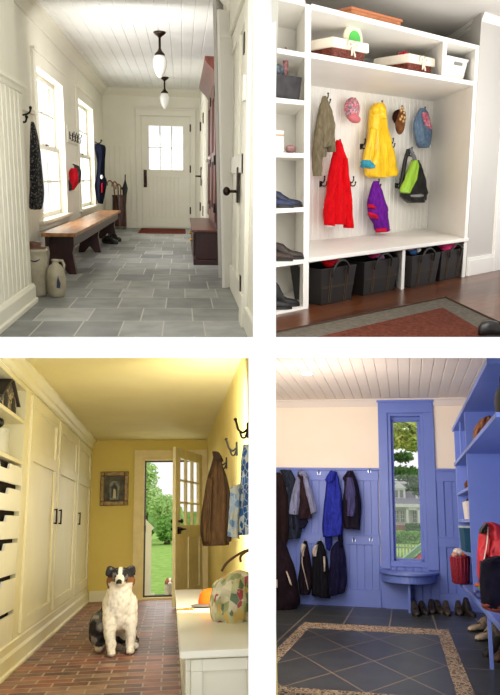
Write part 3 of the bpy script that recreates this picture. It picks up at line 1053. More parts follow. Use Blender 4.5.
garment('sling_bag', 'black and lime green teardrop sling bag at the lower right of the niche', 'bag', R, YH - .02,
        [(7.284,1.253),(7.368,1.254),(7.272,1.14),(7.43,1.164),(7.157,1.005),(7.518,1.025),(7.063,0.882),(7.574,0.883),(7.13,0.812),(7.569,0.812),(7.28,0.762),(7.474,0.768)], .09, M_bagb,
        parts=[('green_panel', [(7.153,1.239),(7.214,1.251),(7.079,1.139),(7.253,1.161),(7.006,1.028),(7.191,1.027),(6.943,0.918),(7.097,0.893),(6.955,0.89),(7.058,0.877)], .05, M('lime_green_nylon', (150, 196, 56), .6), -.085),
               ('shoulder_strap', [(7.119,1.373),(7.171,1.374),(7.067,1.251),(7.118,1.251),(7.037,1.117),(7.087,1.117),(7.006,0.984),(7.067,0.983),(6.989,0.928),(7.051,0.916)], .02, M_bagb, -.02),
               ('shoulder_strap', [(7.159,1.385),(7.201,1.386),(7.205,1.33),(7.247,1.331),(7.251,1.275),(7.303,1.276),(7.276,1.219),(7.329,1.22)], .02, M('grey_webbing', (120, 124, 128), .7), -.02),
               ('piping', [(7.167,0.857),(7.4,0.869),(7.189,0.84),(7.434,0.846),(7.211,0.833),(7.403,0.829)], .06, M('silver_piping', (150, 150, 150), .4), -.055)], dtop=.5, seed=10, folds=3)

# top tray, baskets on the overhead shelf
def at(x, y, z=0):
    return (x, y, z)


t = thing('wooden_tray', 'long orange-brown wooden tray lying on top of the white unit', 'tray', R, (5.0, 3.96, 2.34))
bm = BM()
box(bm, -.02, .70, -.1, .16, 0, .075)
obj('tray_body', bm, M('orange_cane', (206, 138, 92), .6, (186, 116, 72), 10), parent=t, bev=.012)
bm = BM()
box(bm, -.03, .71, -.11, .17, .06, .085)
obj('rim', bm, M('orange_cane_rim', (190, 118, 78), .6), parent=t, bev=.006)
M_wick = cell_mat('brown_wicker', [(120, 48, 30), (150, 66, 40), (90, 34, 22), (134, 58, 36)], (56, 20, 14), 46, .6, .08, (1, 1, 2.2))
M_linen = M('cream_linen', (236, 226, 210), .9, (226, 214, 196), 8)


def basket(label, x, y, w, d, h, rz=0):
    t = thing('lined_basket', label, 'basket', R, (x, y, 1.995), rz, 'baskets on the overhead shelf')
    bm = BM()
    rings(bm, [[(sx * (w / 2 - i), sy * (d / 2 - i), z) for sx, sy in ((-1, -1), (1, -1), (1, 1), (-1, 1))] for z, i in ((0, .02), (h, 0))])
    obj('wicker_body', bm, M_wick, parent=t, bev=.01)
    bm = BM()
    rings(bm, [[(sx * (w / 2 + i), sy * (d / 2 + i), z) for sx, sy in ((-1, -1), (1, -1), (1, 1), (-1, 1))] for z, i in ((h * .58, .008), (h * .62, .014), (h * 1.02, .012), (h * 1.05, 0))])
    obj('linen_liner', bm, M_linen, parent=t, bev=.006)
    bm = BM()
    tube(bm, smooth([(.0, -d / 2 - .02, h * .85), (-.05, -d / 2 - .03, h * .95), (-.06, -d / 2 - .03, h * .7), (0, -d / 2 - .025, h * .8), (.05, -d / 2 - .03, h * .95), (.06, -d / 2 - .03, h * .7), (0, -d / 2 - .02, h * .85)], 4), .009, 6)
    tube(bm, [(.0, -d / 2 - .02, h * .8), (-.02, -d / 2 - .03, h * .3)], .008, 6)
    tube(bm, [(.0, -d / 2 - .02, h * .8), (.03, -d / 2 - .03, h * .25)], .008, 6)
    obj('tie', bm, M_linen, parent=t, sm=True)
    return t


basket('brown wicker basket with cream liner at the left end of the overhead shelf', 5.0, 4.06, .46, .36, .17)
basket('brown wicker basket with cream liner in the middle of the overhead shelf', 6.13, 4.10, .42, .38, .17)
t = thing('green_disc', 'green round toy standing on edge in the left wicker basket', 'toy', R, (5.17, 3.99, 2.15))
bm = BM()
lathe(bm, [(.01, -.02), (.115, -.02), (.125, 0), (.115, .02), (.01, .02)], 28)
obj('white_rim', bm, M('cream_plastic', (232, 228, 200), .4), parent=t, rot=Matrix.Rotation(PI / 2, 4, 'X'), loc=(0, 0, .06))
bm = BM()
lathe(bm, [(.01, .015), (.08, .015), (.08, .026), (.01, .028)], 28)
obj('green_face', bm, M('bright_green_plastic', (84, 196, 84), .4), parent=t, rot=Matrix.Rotation(PI / 2, 4, 'X'), loc=(0, 0, .05))
t = thing('beaded_trinket', 'small pile of gold and red beads on the middle basket', 'beads', R, (6.08, 4.10, 2.175))
for i in range(6):
    bm = BM()
    ell(bm, (-.08 + .035 * i, -.04 + .03 * (i % 2), .015 + .01 * (i % 3)), (.022, .022, .018), 10, 8)
    obj('bead', bm, MC['gold_bead'] if i % 2 else M_crim, parent=t, sm=True)
t = thing('white_bin', 'white plastic bin with a handle slot in the small upper right compartment', 'bin', R, (6.76, 4.05, 1.995))
bm = BM()
rings(bm, [[(sx * (.20 + i), sy * (.16 + i), z) for sx, sy in ((-1, -1), (1, -1), (1, 1), (-1, 1))] for z, i in ((0, -.03), (.20, 0), (.21, .012), (.225, .012))])
obj('tub', bm, M('white_plastic', (240, 238, 232), .35), parent=t, bev=.008)
bm = BM()
box(bm, -.07, .07, -.181, -.16, .15, .18)
obj('handle_slot', bm, M('grey_slot', (130, 128, 124), .6), parent=t, bev=.008)

# crates
M_crate = M('dark_brown_leatherette', (26, 21, 19), .5, (18, 15, 14), 10)
M_stitch = M('tan_stitching', (84, 70, 56), .8)


def crate(label, x, y, w=.42, h=.36, d=.34, rz=0, hy=-1):
    t = thing('storage_crate', label, 'basket', R, (x, y, 0), rz, 'dark crates under the seat')
    bm = BM()
    t1 = .015

    def sq(hw, hd, z):
        return [(sx * hw, sy * hd, z) for sx, sy in ((-1, -1), (1, -1), (1, 1), (-1, 1))]
    rings(bm, [sq(w / 2 - .035, d / 2 - .03, 0), sq(w / 2, d / 2, h), sq(w / 2 - t1, d / 2 - t1, h), sq(w / 2 - .045, d / 2 - .04, .02)])
    obj('tub', bm, M_crate, parent=t, bev=.004)
    bm = BM()

    def fy(z):
        return -(d / 2 - .03 + .03 * z / h) - .003
    for s in (-1, 1):
        for xx in (s * w * .22 - .012, s * w * .22 + .012):
            tube(bm, [(xx, fy(.01), .01), (xx, fy(h - .02), h - .02)], .003, 4)
    for zz in (h * .50, h * .46):
        tube(bm, [(-w / 2 + .02, fy(zz), zz), (w / 2 - .02, fy(zz), zz)], .0022, 4)
    obj('stitching', bm, M_stitch, parent=t)
    bm = BM()
    tube(bm, smooth([(-w * .22, fy(h) - .005, h - .07), (-w * .20, fy(h) - .02, h + .0), (-.04, fy(h) - .02, h + .05), (.04, fy(h) - .02, h + .05), (w * .20, fy(h) - .02, h + .0), (w * .22, fy(h) - .005, h - .07)], 4), .011, 6)
    obj('handle', bm, M_crate, parent=t, sm=True)
    return t


def pile(label, x, y, z, cols, n=4, s=.05):
    t = thing('folded_clothes', label, 'clothes', R, (x, y, z))
    rnd = random.Random(n)
    for i in range(n):
        bm = BM()
        ell(bm, (rnd.uniform(-s, s) * 2, rnd.uniform(-s, s), rnd.uniform(-.01, .03)), (s * 1.5, s, s * .7), 12, 8, Matrix.Rotation(rnd.uniform(-.5, .5), 3, 'Y'))
        obj('garment', bm, cols[i % len(cols)], parent=t, sm=True)


crate('dark brown stitched crate, leftmost under the seat', 4.75, 3.93, .48, .315, .36)
crate('dark brown stitched crate, right of the leftmost one', 5.44, 3.97, .56, .315, .36)
crate('dark brown stitched crate, just right of the lower divider', 6.12, 3.92, .52, .315, .36)
crate('dark brown stitched crate, at the right end under the seat', 6.70, 3.95, .50, .315, .36)
M_pk = M('hot_pink_cloth', (232, 70, 130), .8, (200, 40, 100), 8)
M_bl = M('blue_cloth', (70, 110, 170), .8)
pile('red and tan folded clothes showing in the leftmost crate', 4.86, 3.93, .33, [M_red, M_linen, M('tan_cloth', (180, 140, 90), .8), M_crim], 5, .045)
pile('pink cloth showing in the second crate from the left', 5.55, 3.95, .33, [M_pk, M('lilac_cloth', (190, 120, 170), .8)], 3, .04)
pile('pink and blue cloth showing in the third crate from the left', 6.12, 3.90, .33, [M_bl, M('pale_pink_cloth', (226, 150, 160), .8), M_linen], 4, .035)
pile('hot pink cloth piled in the rightmost crate', 6.74, 3.90, .335, [M_pk], 4, .055)

# cubby contents (left column)
M_gf = M('charcoal_felt', (72, 70, 72), .9, (60, 58, 60), 14)
t = thing('felt_bin', 'charcoal felt bin holding odds and ends in the second cubby', 'bin', R, (4.19, 3.93, 1.64))
bm = BM()
rings(bm, [[(sx * a, sy * b, z) for sx, sy in ((-1, -1), (1, -1), (1, 1), (-1, 1))] for z, a, b in ((0, .14, .08), (.18, .155, .095), (.18, .14, .08), (.02, .13, .07))])
obj('tub', bm, M_gf, parent=t, bev=.005)
for i, (nm, lb, c, p, rr) in enumerate((('rolled_cap', 'grey cap poking out of the charcoal felt bin', (100, 110, 118), (4.16, 3.93, 1.86), (.07, .05, .05)), ('striped_umbrella', 'striped folded umbrella standing in the felt bin', (170, 120, 120), (4.29, 3.96, 1.93), (.022, .022, .12)))):
    bm = BM()
    ell(bm, (0, 0, 0), rr, 14, 10)
    tag(obj(nm, bm, M(nm, c, .8, tuple(v * .6 for v in c), 40), R, loc=p, sm=True), lb, 'umbrella' if i else 'cap')
for i, (dx, w, h, c, l) in enumerate(((-.09, .04, .13, (220, 216, 208), 'small white bottle at the left of the third cubby'), (.0, .085, .17, (238, 232, 214), 'white carton standing upright in the third cubby'))):
    t = thing('carton' if i else 'bottle', l, 'carton' if i else 'bottle', R, (4.11 + dx, 3.88, 1.247))
    bm = BM()
    if i:
        box(bm, -w / 2, w / 2, -.03, .03, 0, h)
    else:
        lathe(bm, [(w / 2, 0), (w / 2, h * .7), (w / 4, h * .8), (w / 4, h)], 16)
    obj('carton_body' if i else 'bottle_body', bm, M('ivory_card', c, .5), parent=t, bev=.003)
    bm = BM()
    if i:
        box(bm, -w / 2 - .001, w / 2 + .001, -.032, .032, h * .75, h * .82)
    else:
        lathe(bm, [(w / 3.5, h), (w / 3.5, h + .02)], 12)
    obj('stripe' if i else 'cap', bm, M('tan_print', (180, 150, 110), .5), parent=t)
t = thing('sunglasses_case', 'small pinkish-brown rounded case in the third cubby', 'case', R, (4.24, 3.86, 1.247))
bm = BM()
ell(bm, (0, 0, .03), (.05, .035, .03), 16, 8)
obj('case_lower', bm, M('mauve_leather', (120, 84, 84), .5), parent=t, sm=True)
bm = BM()
ell(bm, (0, 0, .042), (.047, .032, .024), 16, 8)
obj('case_lid', bm, M('mauve_leather_light', (150, 110, 108), .5), parent=t, sm=True)
for i, (x, y, z, rz, c, l) in enumerate(((4.10, 3.90, .83, .5, (40, 52, 92), 'blue sneaker, left one in the fourth cubby'), (4.22, 3.92, .83, .8, (34, 44, 74), 'blue sneaker with a tan lace, right one in the fourth cubby'),
                                       (4.10, 3.90, .415, .4, (66, 50, 42), 'brown shoe, left one in the fifth cubby'), (4.23, 3.90, .415, .6, (56, 44, 38), 'brown shoe, right one in the fifth cubby'),
                                       (4.08, 3.90, .02, .7, (26, 24, 24), 'large black boot at the left of the bottom cubby'), (4.21, 3.93, .02, .9, (22, 20, 20), 'large black boot at the right of the bottom cubby'))):
    shoe('boot' if i > 3 else 'shoe', l, R, (x, y, z), rz, M('shoe_leather_%s' % 'abcdef'[i], c, .6, tuple(v * .6 for v in c), 20), M_rubber, 'footwear in the cubbies', boot=1.3 if i > 3 else .25, L=.30)

# rug
o = obj('rug', BM(), M_gf, R)
bpy.data.objects.remove(o)
t = thing('area_rug', 'rectangular rug with a grey border and a rust-brown field on the wood floor', 'rug', R, (4.6, 2.9, 0))
rg = [(3.355,3.314),(5.542,3.184),(4.601,2.114),(4.082,1.866),(3.026,2.991)]
ri = [(3.695,2.902),(5.065,2.941),(4.208,2.007),(3.331,2.944)]
bm = BM()
out = [[(3.394,3.295)][0], (5.56, 3.19), (4.66, 2.12), [(3.09,3.0)][0]]
inn = [(3.45, 2.98), (5.09, 2.94), (4.38, 2.16), [(3.228,2.853)][0]]
rings(bm, [[(x - 4.6, y - 2.9, z) for x, y in out] for z in (0, .010)])
obj('border', bm, M('grey_rug_border', (98, 92, 82), .95, (82, 76, 68), 30, bump=.3), parent=t)
bm = BM()
rings(bm, [[(x - 4.6, y - 2.9, z) for x, y in inn] for z in (.010, .014)])
obj('field', bm, M('rust_rug_field', (98, 50, 36), .95, (72, 34, 24), 40, bump=.5, bscale=90), parent=t)
bm = BM()
for a, b in ((out[0], out[1]), (out[1], out[2])):
    tube(bm, [(a[0] - 4.6, a[1] - 2.9, .007), (b[0] - 4.6, b[1] - 2.9, .007)], .014, 6)
obj('binding', bm, M('dark_rug_binding', (58, 44, 36), .9), parent=t)
x, y = [(4.423,2.121)][0]
shoe('shoe', 'black shoe at the lower right corner beside the rug', R, (x, y, 0), .6, M_blk, M_rubber)

# ================================================================== THE YELLOW ROOM (brick floor, dog)
R = PORCH
brickm = brick_mat('worn_floor_bricks', [(158, 100, 82), (116, 84, 78), (176, 118, 98), (140, 110, 98), (104, 76, 74), (170, 136, 118)], (168, 148, 130), .24, .125, .007, .5, .5, loc=(.05, .02, 0), vary=7, amt=.35)
bm = BM()
box(bm, -1.2, .62, 3.9, 10.66, -.03, 0)
struct('floor', bm, brickm, R)
bm = BM()
rings(bm, [[(x, y, z) for x, y in ((-1.25, 5.08), (.6, 5.08), (.6, 10.75), (-1.25, 10.75))] for z in (2.27, 2.30)])
struct('ceiling', bm, M_butterc, R)
bm = BM()
wall_holes(bm, 'y', 10.63, 10.75, -1.25, .62, 0, 2.27, [(-.41, .46, -.01, 2.0)])
struct('wall_back', bm, M_yellow, R)
bm = BM()
box(bm, -1.127, -.53, 10.60, 10.63, 0, .12)
box(bm, -1.127, -.53, 10.61, 10.63, .12, .145)
struct('baseboard_back', bm, M_butter, R, bev=.003)
bm = BM()
beads(bm, 'x', .55, .03, 4.05, 10.63, 0, 2.27, .16, .016, .008)
struct('wall_right', bm, M('yellow_beadboard', (222, 204, 124), .6, (216, 197, 116), 3), R)

# back door
d = thing('door_5', None, None, R, (.02, 10.63, 0), kind='structure')
bm = BM()
for a, b, c, e in ((-.55, -.43, 0, 2.0), (.45, .53, 0, 2.0), (-.55, .53, 2.0, 2.12)):
    box(bm, a, b, -.025, 0, c, e)
box(bm, -.43, -.40, -.01, .12, 0, 2.0)
box(bm, .42, .45, -.01, .12, 0, 2.0)
box(bm, -.43, .45, -.01, .12, 1.97, 2.0)
box(bm, -.43, .45, -.03, .14, -.02, .03)
obj('casing', bm, M('pale_yellow_trim', (236, 216, 150), .5), parent=d, bev=.003)
bm = BM()
for a, b, c, e in ((-.40, -.375, .03, 1.97), (.39, .42, .03, 1.97), (-.40, .42, 1.945, 1.97), (-.40, .42, .03, .055)):
    box(bm, a, b, .06, .09, c, e)
box(bm, -.41, -.37, .03, .06, .93, 1.03)
obj('screen_door_frame', bm, M('dark_bronze_frame', (60, 50, 38), .5), parent=d)
A = Vector((.43, -.03, 0))
Bv = Vector((.03, -1.25, 0))
dv = Bv - A
Lw = dv.length
ang = math.atan2(dv.y, dv.x)
lf = thing('leaf_door', None, None, R, (.02 + .43, 10.60, 0), ang)
lf.name = 'open_door'
tag(lf, 'pale yellow door with nine panes standing open into the yellow room', 'door')
bm = BM()
g0, g1 = .22 * Lw, .80 * Lw
wall_holes(bm, 'y', -.022, .022, 0, Lw, .02, 2.03, [(.12 * Lw, .84 * Lw, 1.02, 1.90), (.12 * Lw, .46 * Lw, .2, .86), (.54 * Lw, .84 * Lw, .2, .86)])
box(bm, .1 * Lw, .9 * Lw, -.008, .008, .18, .9)
obj('leaf', bm, M('pale_yellow_door', (240, 226, 168), .45), parent=lf, bev=.004)
bm = BM()
for k in (1, 2):
    x = .12 * Lw + .72 * Lw * k / 3
    box(bm, x - .022, x + .022, -.018, .018, 1.02, 1.90)
for k in (1, 2):
    z = 1.02 + .88 * k / 3
    box(bm, .12 * Lw, .84 * Lw, -.018, .018, z - .013, z + .013)
obj('muntin', bm, MC['pale_yellow_door'], parent=lf)
bm = BM()
box(bm, .12 * Lw, .84 * Lw, -.002, .002, 1.02, 1.90)
obj('panes', bm, GLASS, parent=lf)
for z in (.97, 1.07):
    bm = BM()
    for s in (-1, 1):
        tube(bm, [(.90 * Lw, 0, z), (.90 * Lw, s * .05, z)], .016, 8)
        ell(bm, (.90 * Lw, s * .065, z), (.03, .02, .03 if z > 1 else .02), 12, 8)
        if z < 1:
            box(bm, .82 * Lw, .94 * Lw, s * .022 - .005, s * .022 + .005, z - .06, z + .03)
            tube(bm, [(.90 * Lw, s * .07, z), (.78 * Lw, s * .07, z)], .012, 8)
    obj('knob' if z < 1 else 'thumb_turn', bm, M_iron, parent=lf, sm=True)
for z in (.3, 1.75):
    bm = BM()
    tube(bm, [(0, -.03, z - .06), (0, -.03, z + .06)], .016, 8)
    obj('hinge', bm, M_brass, parent=lf)

# left: tall built-in: crown, doors, drawers, open shelves
M_drw = M('white_drawer_paint', (236, 232, 210), .45, (232, 228, 204), 3)
c = thing('tall_cabinet', 'butter yellow built-in cabinet wall with tall doors, drawers and open shelves', 'built-in cabinet', R, (-1.160, 7.5, 0))
cy = 7.5
cb = bm = BM()
wall_holes(bm, 'x', -.02, 0, 3.9 - cy, 10.63 - cy, .2, 2.13, [(3.95 - cy, 5.74 - cy, .2, 2.09)])
box(bm, -.55, -.02, 5.74 - cy, 10.63 - cy, .0, 2.27)
obj('face_frame', bm, M_butter, parent=c, bev=.002)
bm = BM()
box(bm, -.55, -.53, 3.9 - cy, 5.74 - cy, 0, 2.13)
box(bm, -.53, -.02, 3.9 - cy, 5.74 - cy, 2.09, 2.12)
obj('back_panel', bm, M_butter, parent=c)
for z in (1.82, 1.50):
    bm = BM()
    box(bm, -.53, .0, 3.95 - cy, 5.74 - cy, z, z + .03)
    obj('shelf', bm, M_butter, parent=c, bev=.003)
zz = [(1.335, 1.475), (1.14, 1.30), (.94, 1.107), (.683, .91), (.428, .652), (.2, .398)]
for z0, z1 in zz:
    bm = BM()
    y0, y1 = 3.97 - cy, 5.73 - cy
    nc, nh = 5.16 - cy, .17
    poly = [(y0, z0), (y1, z0), (y1, z1), (nc + nh, z1), (nc + nh * .8, z1 - .045), (nc - nh * .8, z1 - .045), (nc - nh, z1), (y0, z1)]
    prism(bm, poly, 'x', -.02, .0)
    obj("drawer", bm, M_drw, parent=c, bev=.002)
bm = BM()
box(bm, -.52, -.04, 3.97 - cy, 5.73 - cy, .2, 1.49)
obj('gap_shade_block', bm, M('drawer_gap_shade', (36, 28, 20), .8), parent=c)  # solid dark block: shade behind the drawer gaps put into the colour
for i, (y0, y1) in enumerate(((5.93, 7.38), (7.48, 8.95), (9.05, 10.5))):
    a, b = y0 - cy, y1 - cy
    bm = BM()
    wall_holes(bm, 'x', 0, .022, a, b, .23, 2.09, [(a + .14, b - .14, .33, 1.56), (a + .14, b - .14, 1.67, 2.0)])
    dd = obj('door', bm, M_butter, parent=c, bev=.003)
    hy = b - .10 if i == 0 else a + .10
    bm = BM()
    for zc in (1.06, 1.19):
        tube(bm, [(.02, hy, zc), (.045, hy, zc)], .007, 6)
    tube(bm, [(.045, hy, 1.05), (.045, hy, 1.20)], .009, 6)
    obj('pull', bm, M_iron, parent=dd)
bm = BM()
prism(bm, [(.0, 2.13), (.015, 2.13), (.02, 2.15), (.035, 2.17), (.04, 2.20), (.065, 2.24), (.075, 2.245), (.075, 2.27), (0, 2.27)], 'y', 4.4 - cy, 10.63 - cy)
obj('crown', bm, M_butter, parent=c, bev=.002)
bm = BM()
prism(bm, [(.0, 0), (.035, 0), (.035, .02), (.02, .03), (.02, .12), (.01, .145), (.01, .20), (0, .21)], 'y', 3.9 - cy, 10.6 - cy)
obj('base_moulding', bm, M_butter, parent=c, bev=.002)

# shelf things
t = thing('birdhouse', 'speckled house-shaped birdhouse with dark arched openings on the top shelf', 'birdhouse', R, (-1.31, 5.3, 1.85))
bm = BM()
prism(bm, [(-.24, 0), (.24, 0), (.24, .10), (0, .24), (-.24, .10)], 'x', -.12, .12)
obj('house_body', bm, cell_mat('speckled_stone', [(140, 130, 110), (90, 84, 72), (170, 156, 130), (60, 56, 48)], (80, 72, 60), 40), parent=t, bev=.004)
bm = BM()
prism(bm, [(-.30, .085), (-.26, .085), (0, .245), (.26, .085), (.30, .085), (0, .27)], 'x', -.14, .14)
obj('roof', bm, M('dark_slate_roof', (46, 40, 38), .7), parent=t)
for y in (-.12, .13):
    bm = BM()
    prism(bm, [(y - .05, .01)] + [(y + .05 * math.cos(a), .08 + .045 * math.sin(a)) for a in [PI - PI * k / 8 for k in range(9)]] + [(y + .05, .01)], 'x', .12, .124)
    obj('arched_opening', bm, M_rubber, parent=t)
t = thing('ceramic_planter', 'pale grey straight-sided planter with dark fruit on the second shelf', 'planter', R, (-1.325, 5.3, 1.53))
bm = BM()
lathe(bm, [(.12, 0), (.145, .01), (.145, .19), (.13, .19), (.12, .05)], 28)
obj('pot', bm, M('pale_glazed_grey', (196, 194, 176), .4), parent=t, sm=False)
bm = BM()
rnd = random.Random(5)
for k in range(9):
    ell(bm, (rnd.uniform(-.07, .07), rnd.uniform(-.07, .07), .20 + rnd.uniform(0, .05)), (.038, .038, .038), 10, 8)
obj('dark_fruit', bm, M('dark_plum', (26, 22, 24), .3), parent=t, sm=True)

# picture
t = thing('framed_picture', 'small gold framed picture of a dim arched doorway on the yellow wall', 'picture', R, (-.815, 10.63, 1.565))
bm = BM()
wall_holes(bm, 'y', -.035, 0, -.205, .205, -.245, .245, [(-.145, .145, -.18, .18)])
obj('frame', bm, M('old_gold_frame', (150, 122, 66), .4, (112, 88, 44), 20, metal=.3), parent=t, bev=.01)
bm = BM()
box(bm, -.15, .15, -.012, -.004, -.185, .185)
cv = obj('canvas', bm, M('dim_painting', (96, 90, 62), .6, (52, 52, 38), 14), parent=t)
bm = BM()
prism(bm, [(-.06, -.16)] + [(.075 * math.cos(a) + .0, .03 + .08 * math.sin(a)) for a in [PI - PI * k / 10 for k in range(11)]] + [(.06, -.16)], 'y', -.015, -.012)
obj('arch', bm, M('painted_grey_arch', (150, 152, 136), .6, (90, 92, 80), 20), parent=cv)
bm = BM()
prism(bm, [(-.04, -.14), (.04, -.14), (.045, .02), (0, .07), (-.045, .02)], 'y', -.018, -.015)
obj('dark_opening', bm, M('painted_dark', (50, 50, 40), .6), parent=cv)
bm = BM()
prism(bm, [(-.02, -.14), (.03, -.14), (.02, -.02), (-.01, .0)], 'y', -.020, -.018)
obj('pale_figure', bm, M('painted_pale', (206, 200, 166), .6), parent=cv)

# white bench on the right
M_wb = M('white_bench_paint', (232, 228, 208), .35, (228, 223, 202), 3)
t = thing('storage_bench', 'long white panelled storage bench along the right wall of the yellow room', 'bench', R, (.05, 3.65, 0))
bm = BM()
rings(bm, [[(x, y, z) for x, y in ((0, -.02), (.375, -.02), (.495, .9), (.495, 3.4), (0, 3.4))] for z in (.385, .42)])
obj('bench_top', bm, M_wb, parent=t, bev=.008)
bm = BM()
rings(bm, [[(x, y, z) for x, y in ((.055, .04), (.37, .04), (.49, .9), (.49, 3.37), (.055, 3.37))] for z in (0, .385)])
wall_holes(bm, 'y', .02, .04, .055, .37, 0, .375, [(.11, .33, .06, .32)])
obj('end_panel', bm, M_wb, parent=t, bev=.004)
bm = BM()
wall_holes(bm, 'x', .03, .055, .04, 3.37, 0, .375, [(.15 + .82 * k, .85 + .82 * k, .06, .32) for k in range(4)])
obj('front_panel', bm, M_wb, parent=t, bev=.004)

# bag, cap, keys on the bench
M_floral = cell_mat('floral_print_cloth', [(216, 206, 172), (160, 166, 110), (212, 180, 100), (226, 214, 176), (172, 74, 84), (222, 216, 196), (104, 126, 96), (190, 190, 140)], (196, 190, 150), 25, .8, .02, (1, 1, .7))
bt = thing('floral_tote', 'floral cloth tote bag with brown cord handles slumped on the white bench', 'bag', R, (.42, 4.72, .42))
bagp = [(0.354,0.693),(0.452,0.721),(0.283,0.646),(0.516,0.701),(0.263,0.592),(0.541,0.645),(0.25,0.514),(0.564,0.534),(0.262,0.436),(0.549,0.414),(0.306,0.393),(0.522,0.373)]
o0 = (.42, .42)
obj('bag_body', cloth_bm(BM(), bagp, o0, .15, 6, .16, 3, dtop=.5), M_floral, parent=bt, sm=True)
for k in (0, 1):
    hp = ([(0.329,0.718),(0.368,0.773),(0.453,0.827),(0.533,0.856)], [(0.459,0.77),(0.46,0.808),(0.519,0.844),(0.559,0.849)])[k]
    bm = BM()
    tube(bm, smooth([(x - .42, -.04 + .05 * k, z - .42) for x, z in hp], 5), .008, 8)
    obj('cord_handle', bm, M('brown_cord', (104, 78, 60), .8), parent=bt, sm=True)
cx, cyy = [(0.272,5.571)][0]
t = thing('orange_cap', 'bright orange baseball cap with a grey brim lying beside the floral bag', 'cap', R, (cx + .03, cyy, .42))
bm = BM()
lathe(bm, [(.085, 0), (.088, .03), (.078, .08), (.05, .115), (.01, .125)], 24)
obj('crown', bm, M('blaze_orange', (236, 104, 24), .8, (220, 84, 14), 8), parent=t, sm=True)
bm = BM()
ell(bm, (-.06, -.07, .012), (.085, .09, .010), 20, 8)
obj('brim', bm, M('grey_brim', (104, 96, 84), .8), parent=t, sm=True)
x, y = [(0.097,5.362)][0]
t = thing('brass_keys', 'small brass keys lying on the far left of the white bench top', 'keys', R, (x, y, .42))
for i, (a, l) in enumerate(((0, .07), (.5, .05), (-.4, .05))):
    bm = BM()
    tube(bm, [(0, 0, .006), (l * math.cos(a), l * math.sin(a), .006)], .006, 6)
    ell(bm, (l * math.cos(a), l * math.sin(a), .008), (.014, .014, .006), 10, 6)
    obj('key', bm, M_brass, parent=t)
bm = BM()
tube(bm, [(-.02 + .02 * math.cos(a * PI / 6), .02 * math.sin(a * PI / 6), .006) for a in range(13)], .004, 6)
obj('key_ring', bm, M_brass, parent=t)

# curved hooks on the right wall with a coat and a blue apron
def big_hook(label, y, z, s=1.0):
    t = thing('coat_hook', label, 'hook', R, (.55, y, z), 0, 'curved black hooks on the yellow wall')
    bm = BM()
    box(bm, -.012, 0, -.03, .03, -.06, .05)
    obj('backplate', bm, M_iron, parent=t, bev=.003)
    bm = BM()
    tube(bm, smooth([(-.01, 0, .0), (-.04, 0, -.02), (-.07, 0, .0), (-.08, 0, .035), (-.09, 0, .07)], 5), .008 * s, 8)
    ell(bm, (-.091, 0, .075), (.014, .014, .012), 10, 8)
    obj('upper_arm', bm, M_iron, parent=t, sm=True)
    bm = BM()
    tube(bm, smooth([(-.01, 0, -.02), (-.025, 0, -.055), (-.045, 0, -.055), (-.055, 0, -.03)], 5), .007 * s, 8)
    ell(bm, (-.056, 0, -.022), (.011, .011, .010), 10, 8)
    obj('lower_arm', bm, M_iron, parent=t, sm=True)


big_hook('curved black hook nearest the right edge, above the blue patterned apron', 4.95, 1.66, 1.1)
big_hook('bare curved black hook between the brown jacket and the blue apron', 5.8, 1.62, 1.0)
big_hook('curved black hook holding the brown jacket', 6.9, 1.60)
M_brown = M('brown_waxed_cotton', (50, 33, 11), .85, (36, 22, 7), 8, bump=.9, bscale=5, stretch=(5, 5, 1.6))
garment('brown_jacket', 'brown field jacket hanging from a hook on the yellow beadboard wall', 'jacket', R, 6.0,
        [(0.36,1.603),(0.403,1.611),(0.36,1.561),(0.428,1.552),(0.342,1.494),(0.444,1.493),(0.307,1.378),(0.477,1.392),(0.281,1.238),(0.501,1.275),(0.256,1.091),(0.507,1.111),(0.247,0.947),(0.505,0.965),(0.271,0.843),(0.486,0.845)], .10, M_brown,
        parts=[('sleeve', [(0.308,1.394),(0.358,1.377),(0.273,1.213),(0.348,1.212),(0.247,1.035),(0.339,1.033),(0.255,0.891),(0.329,0.865)], .08, M_brown, -.07),
               ('sleeve', [(0.435,1.417),(0.477,1.375),(0.449,1.21),(0.508,1.193),(0.447,1.007),(0.513,1.005),(0.445,0.862),(0.503,0.877)], .07, M('dark_brown_waxed', (34, 22, 10), .85, (26, 17, 7), 8), -.03),
               ('collar', [(0.351,1.612),(0.411,1.603),(0.36,1.569),(0.436,1.56),(0.368,1.527),(0.444,1.526)], .09, MC['dark_brown_waxed'], -.02)], dtop=.5, seed=11)
M_ikat = cell_mat('blue_white_lattice_print', [(40, 92, 150), (60, 110, 170), (210, 214, 206), (34, 76, 130)], (206, 210, 200), 38, .8, .05, (1, 1, .6))
garment('patterned_apron', 'blue and white lattice printed apron hanging at the right edge of the yellow room', 'apron', R, 4.55,
        [(0.469,1.507),(0.508,1.507),(0.454,1.398),(0.519,1.397),(0.445,1.252),(0.522,1.251),(0.436,1.127),(0.519,1.125),(0.428,1.034),(0.517,1.032),(0.42,0.942),(0.515,0.94)], .07, M_ikat,
        parts=[('tan_corner', [(0.38,1.234),(0.445,1.258),(0.372,1.128),(0.442,1.126),(0.364,1.035),(0.428,1.022),(0.357,0.938),(0.432,0.918)], .05, cell_mat('pale_blue_print', [(170, 186, 196), (120, 150, 180), (200, 196, 170)], (190, 196, 190), 26), -.03)], dtop=.6, seed=12)

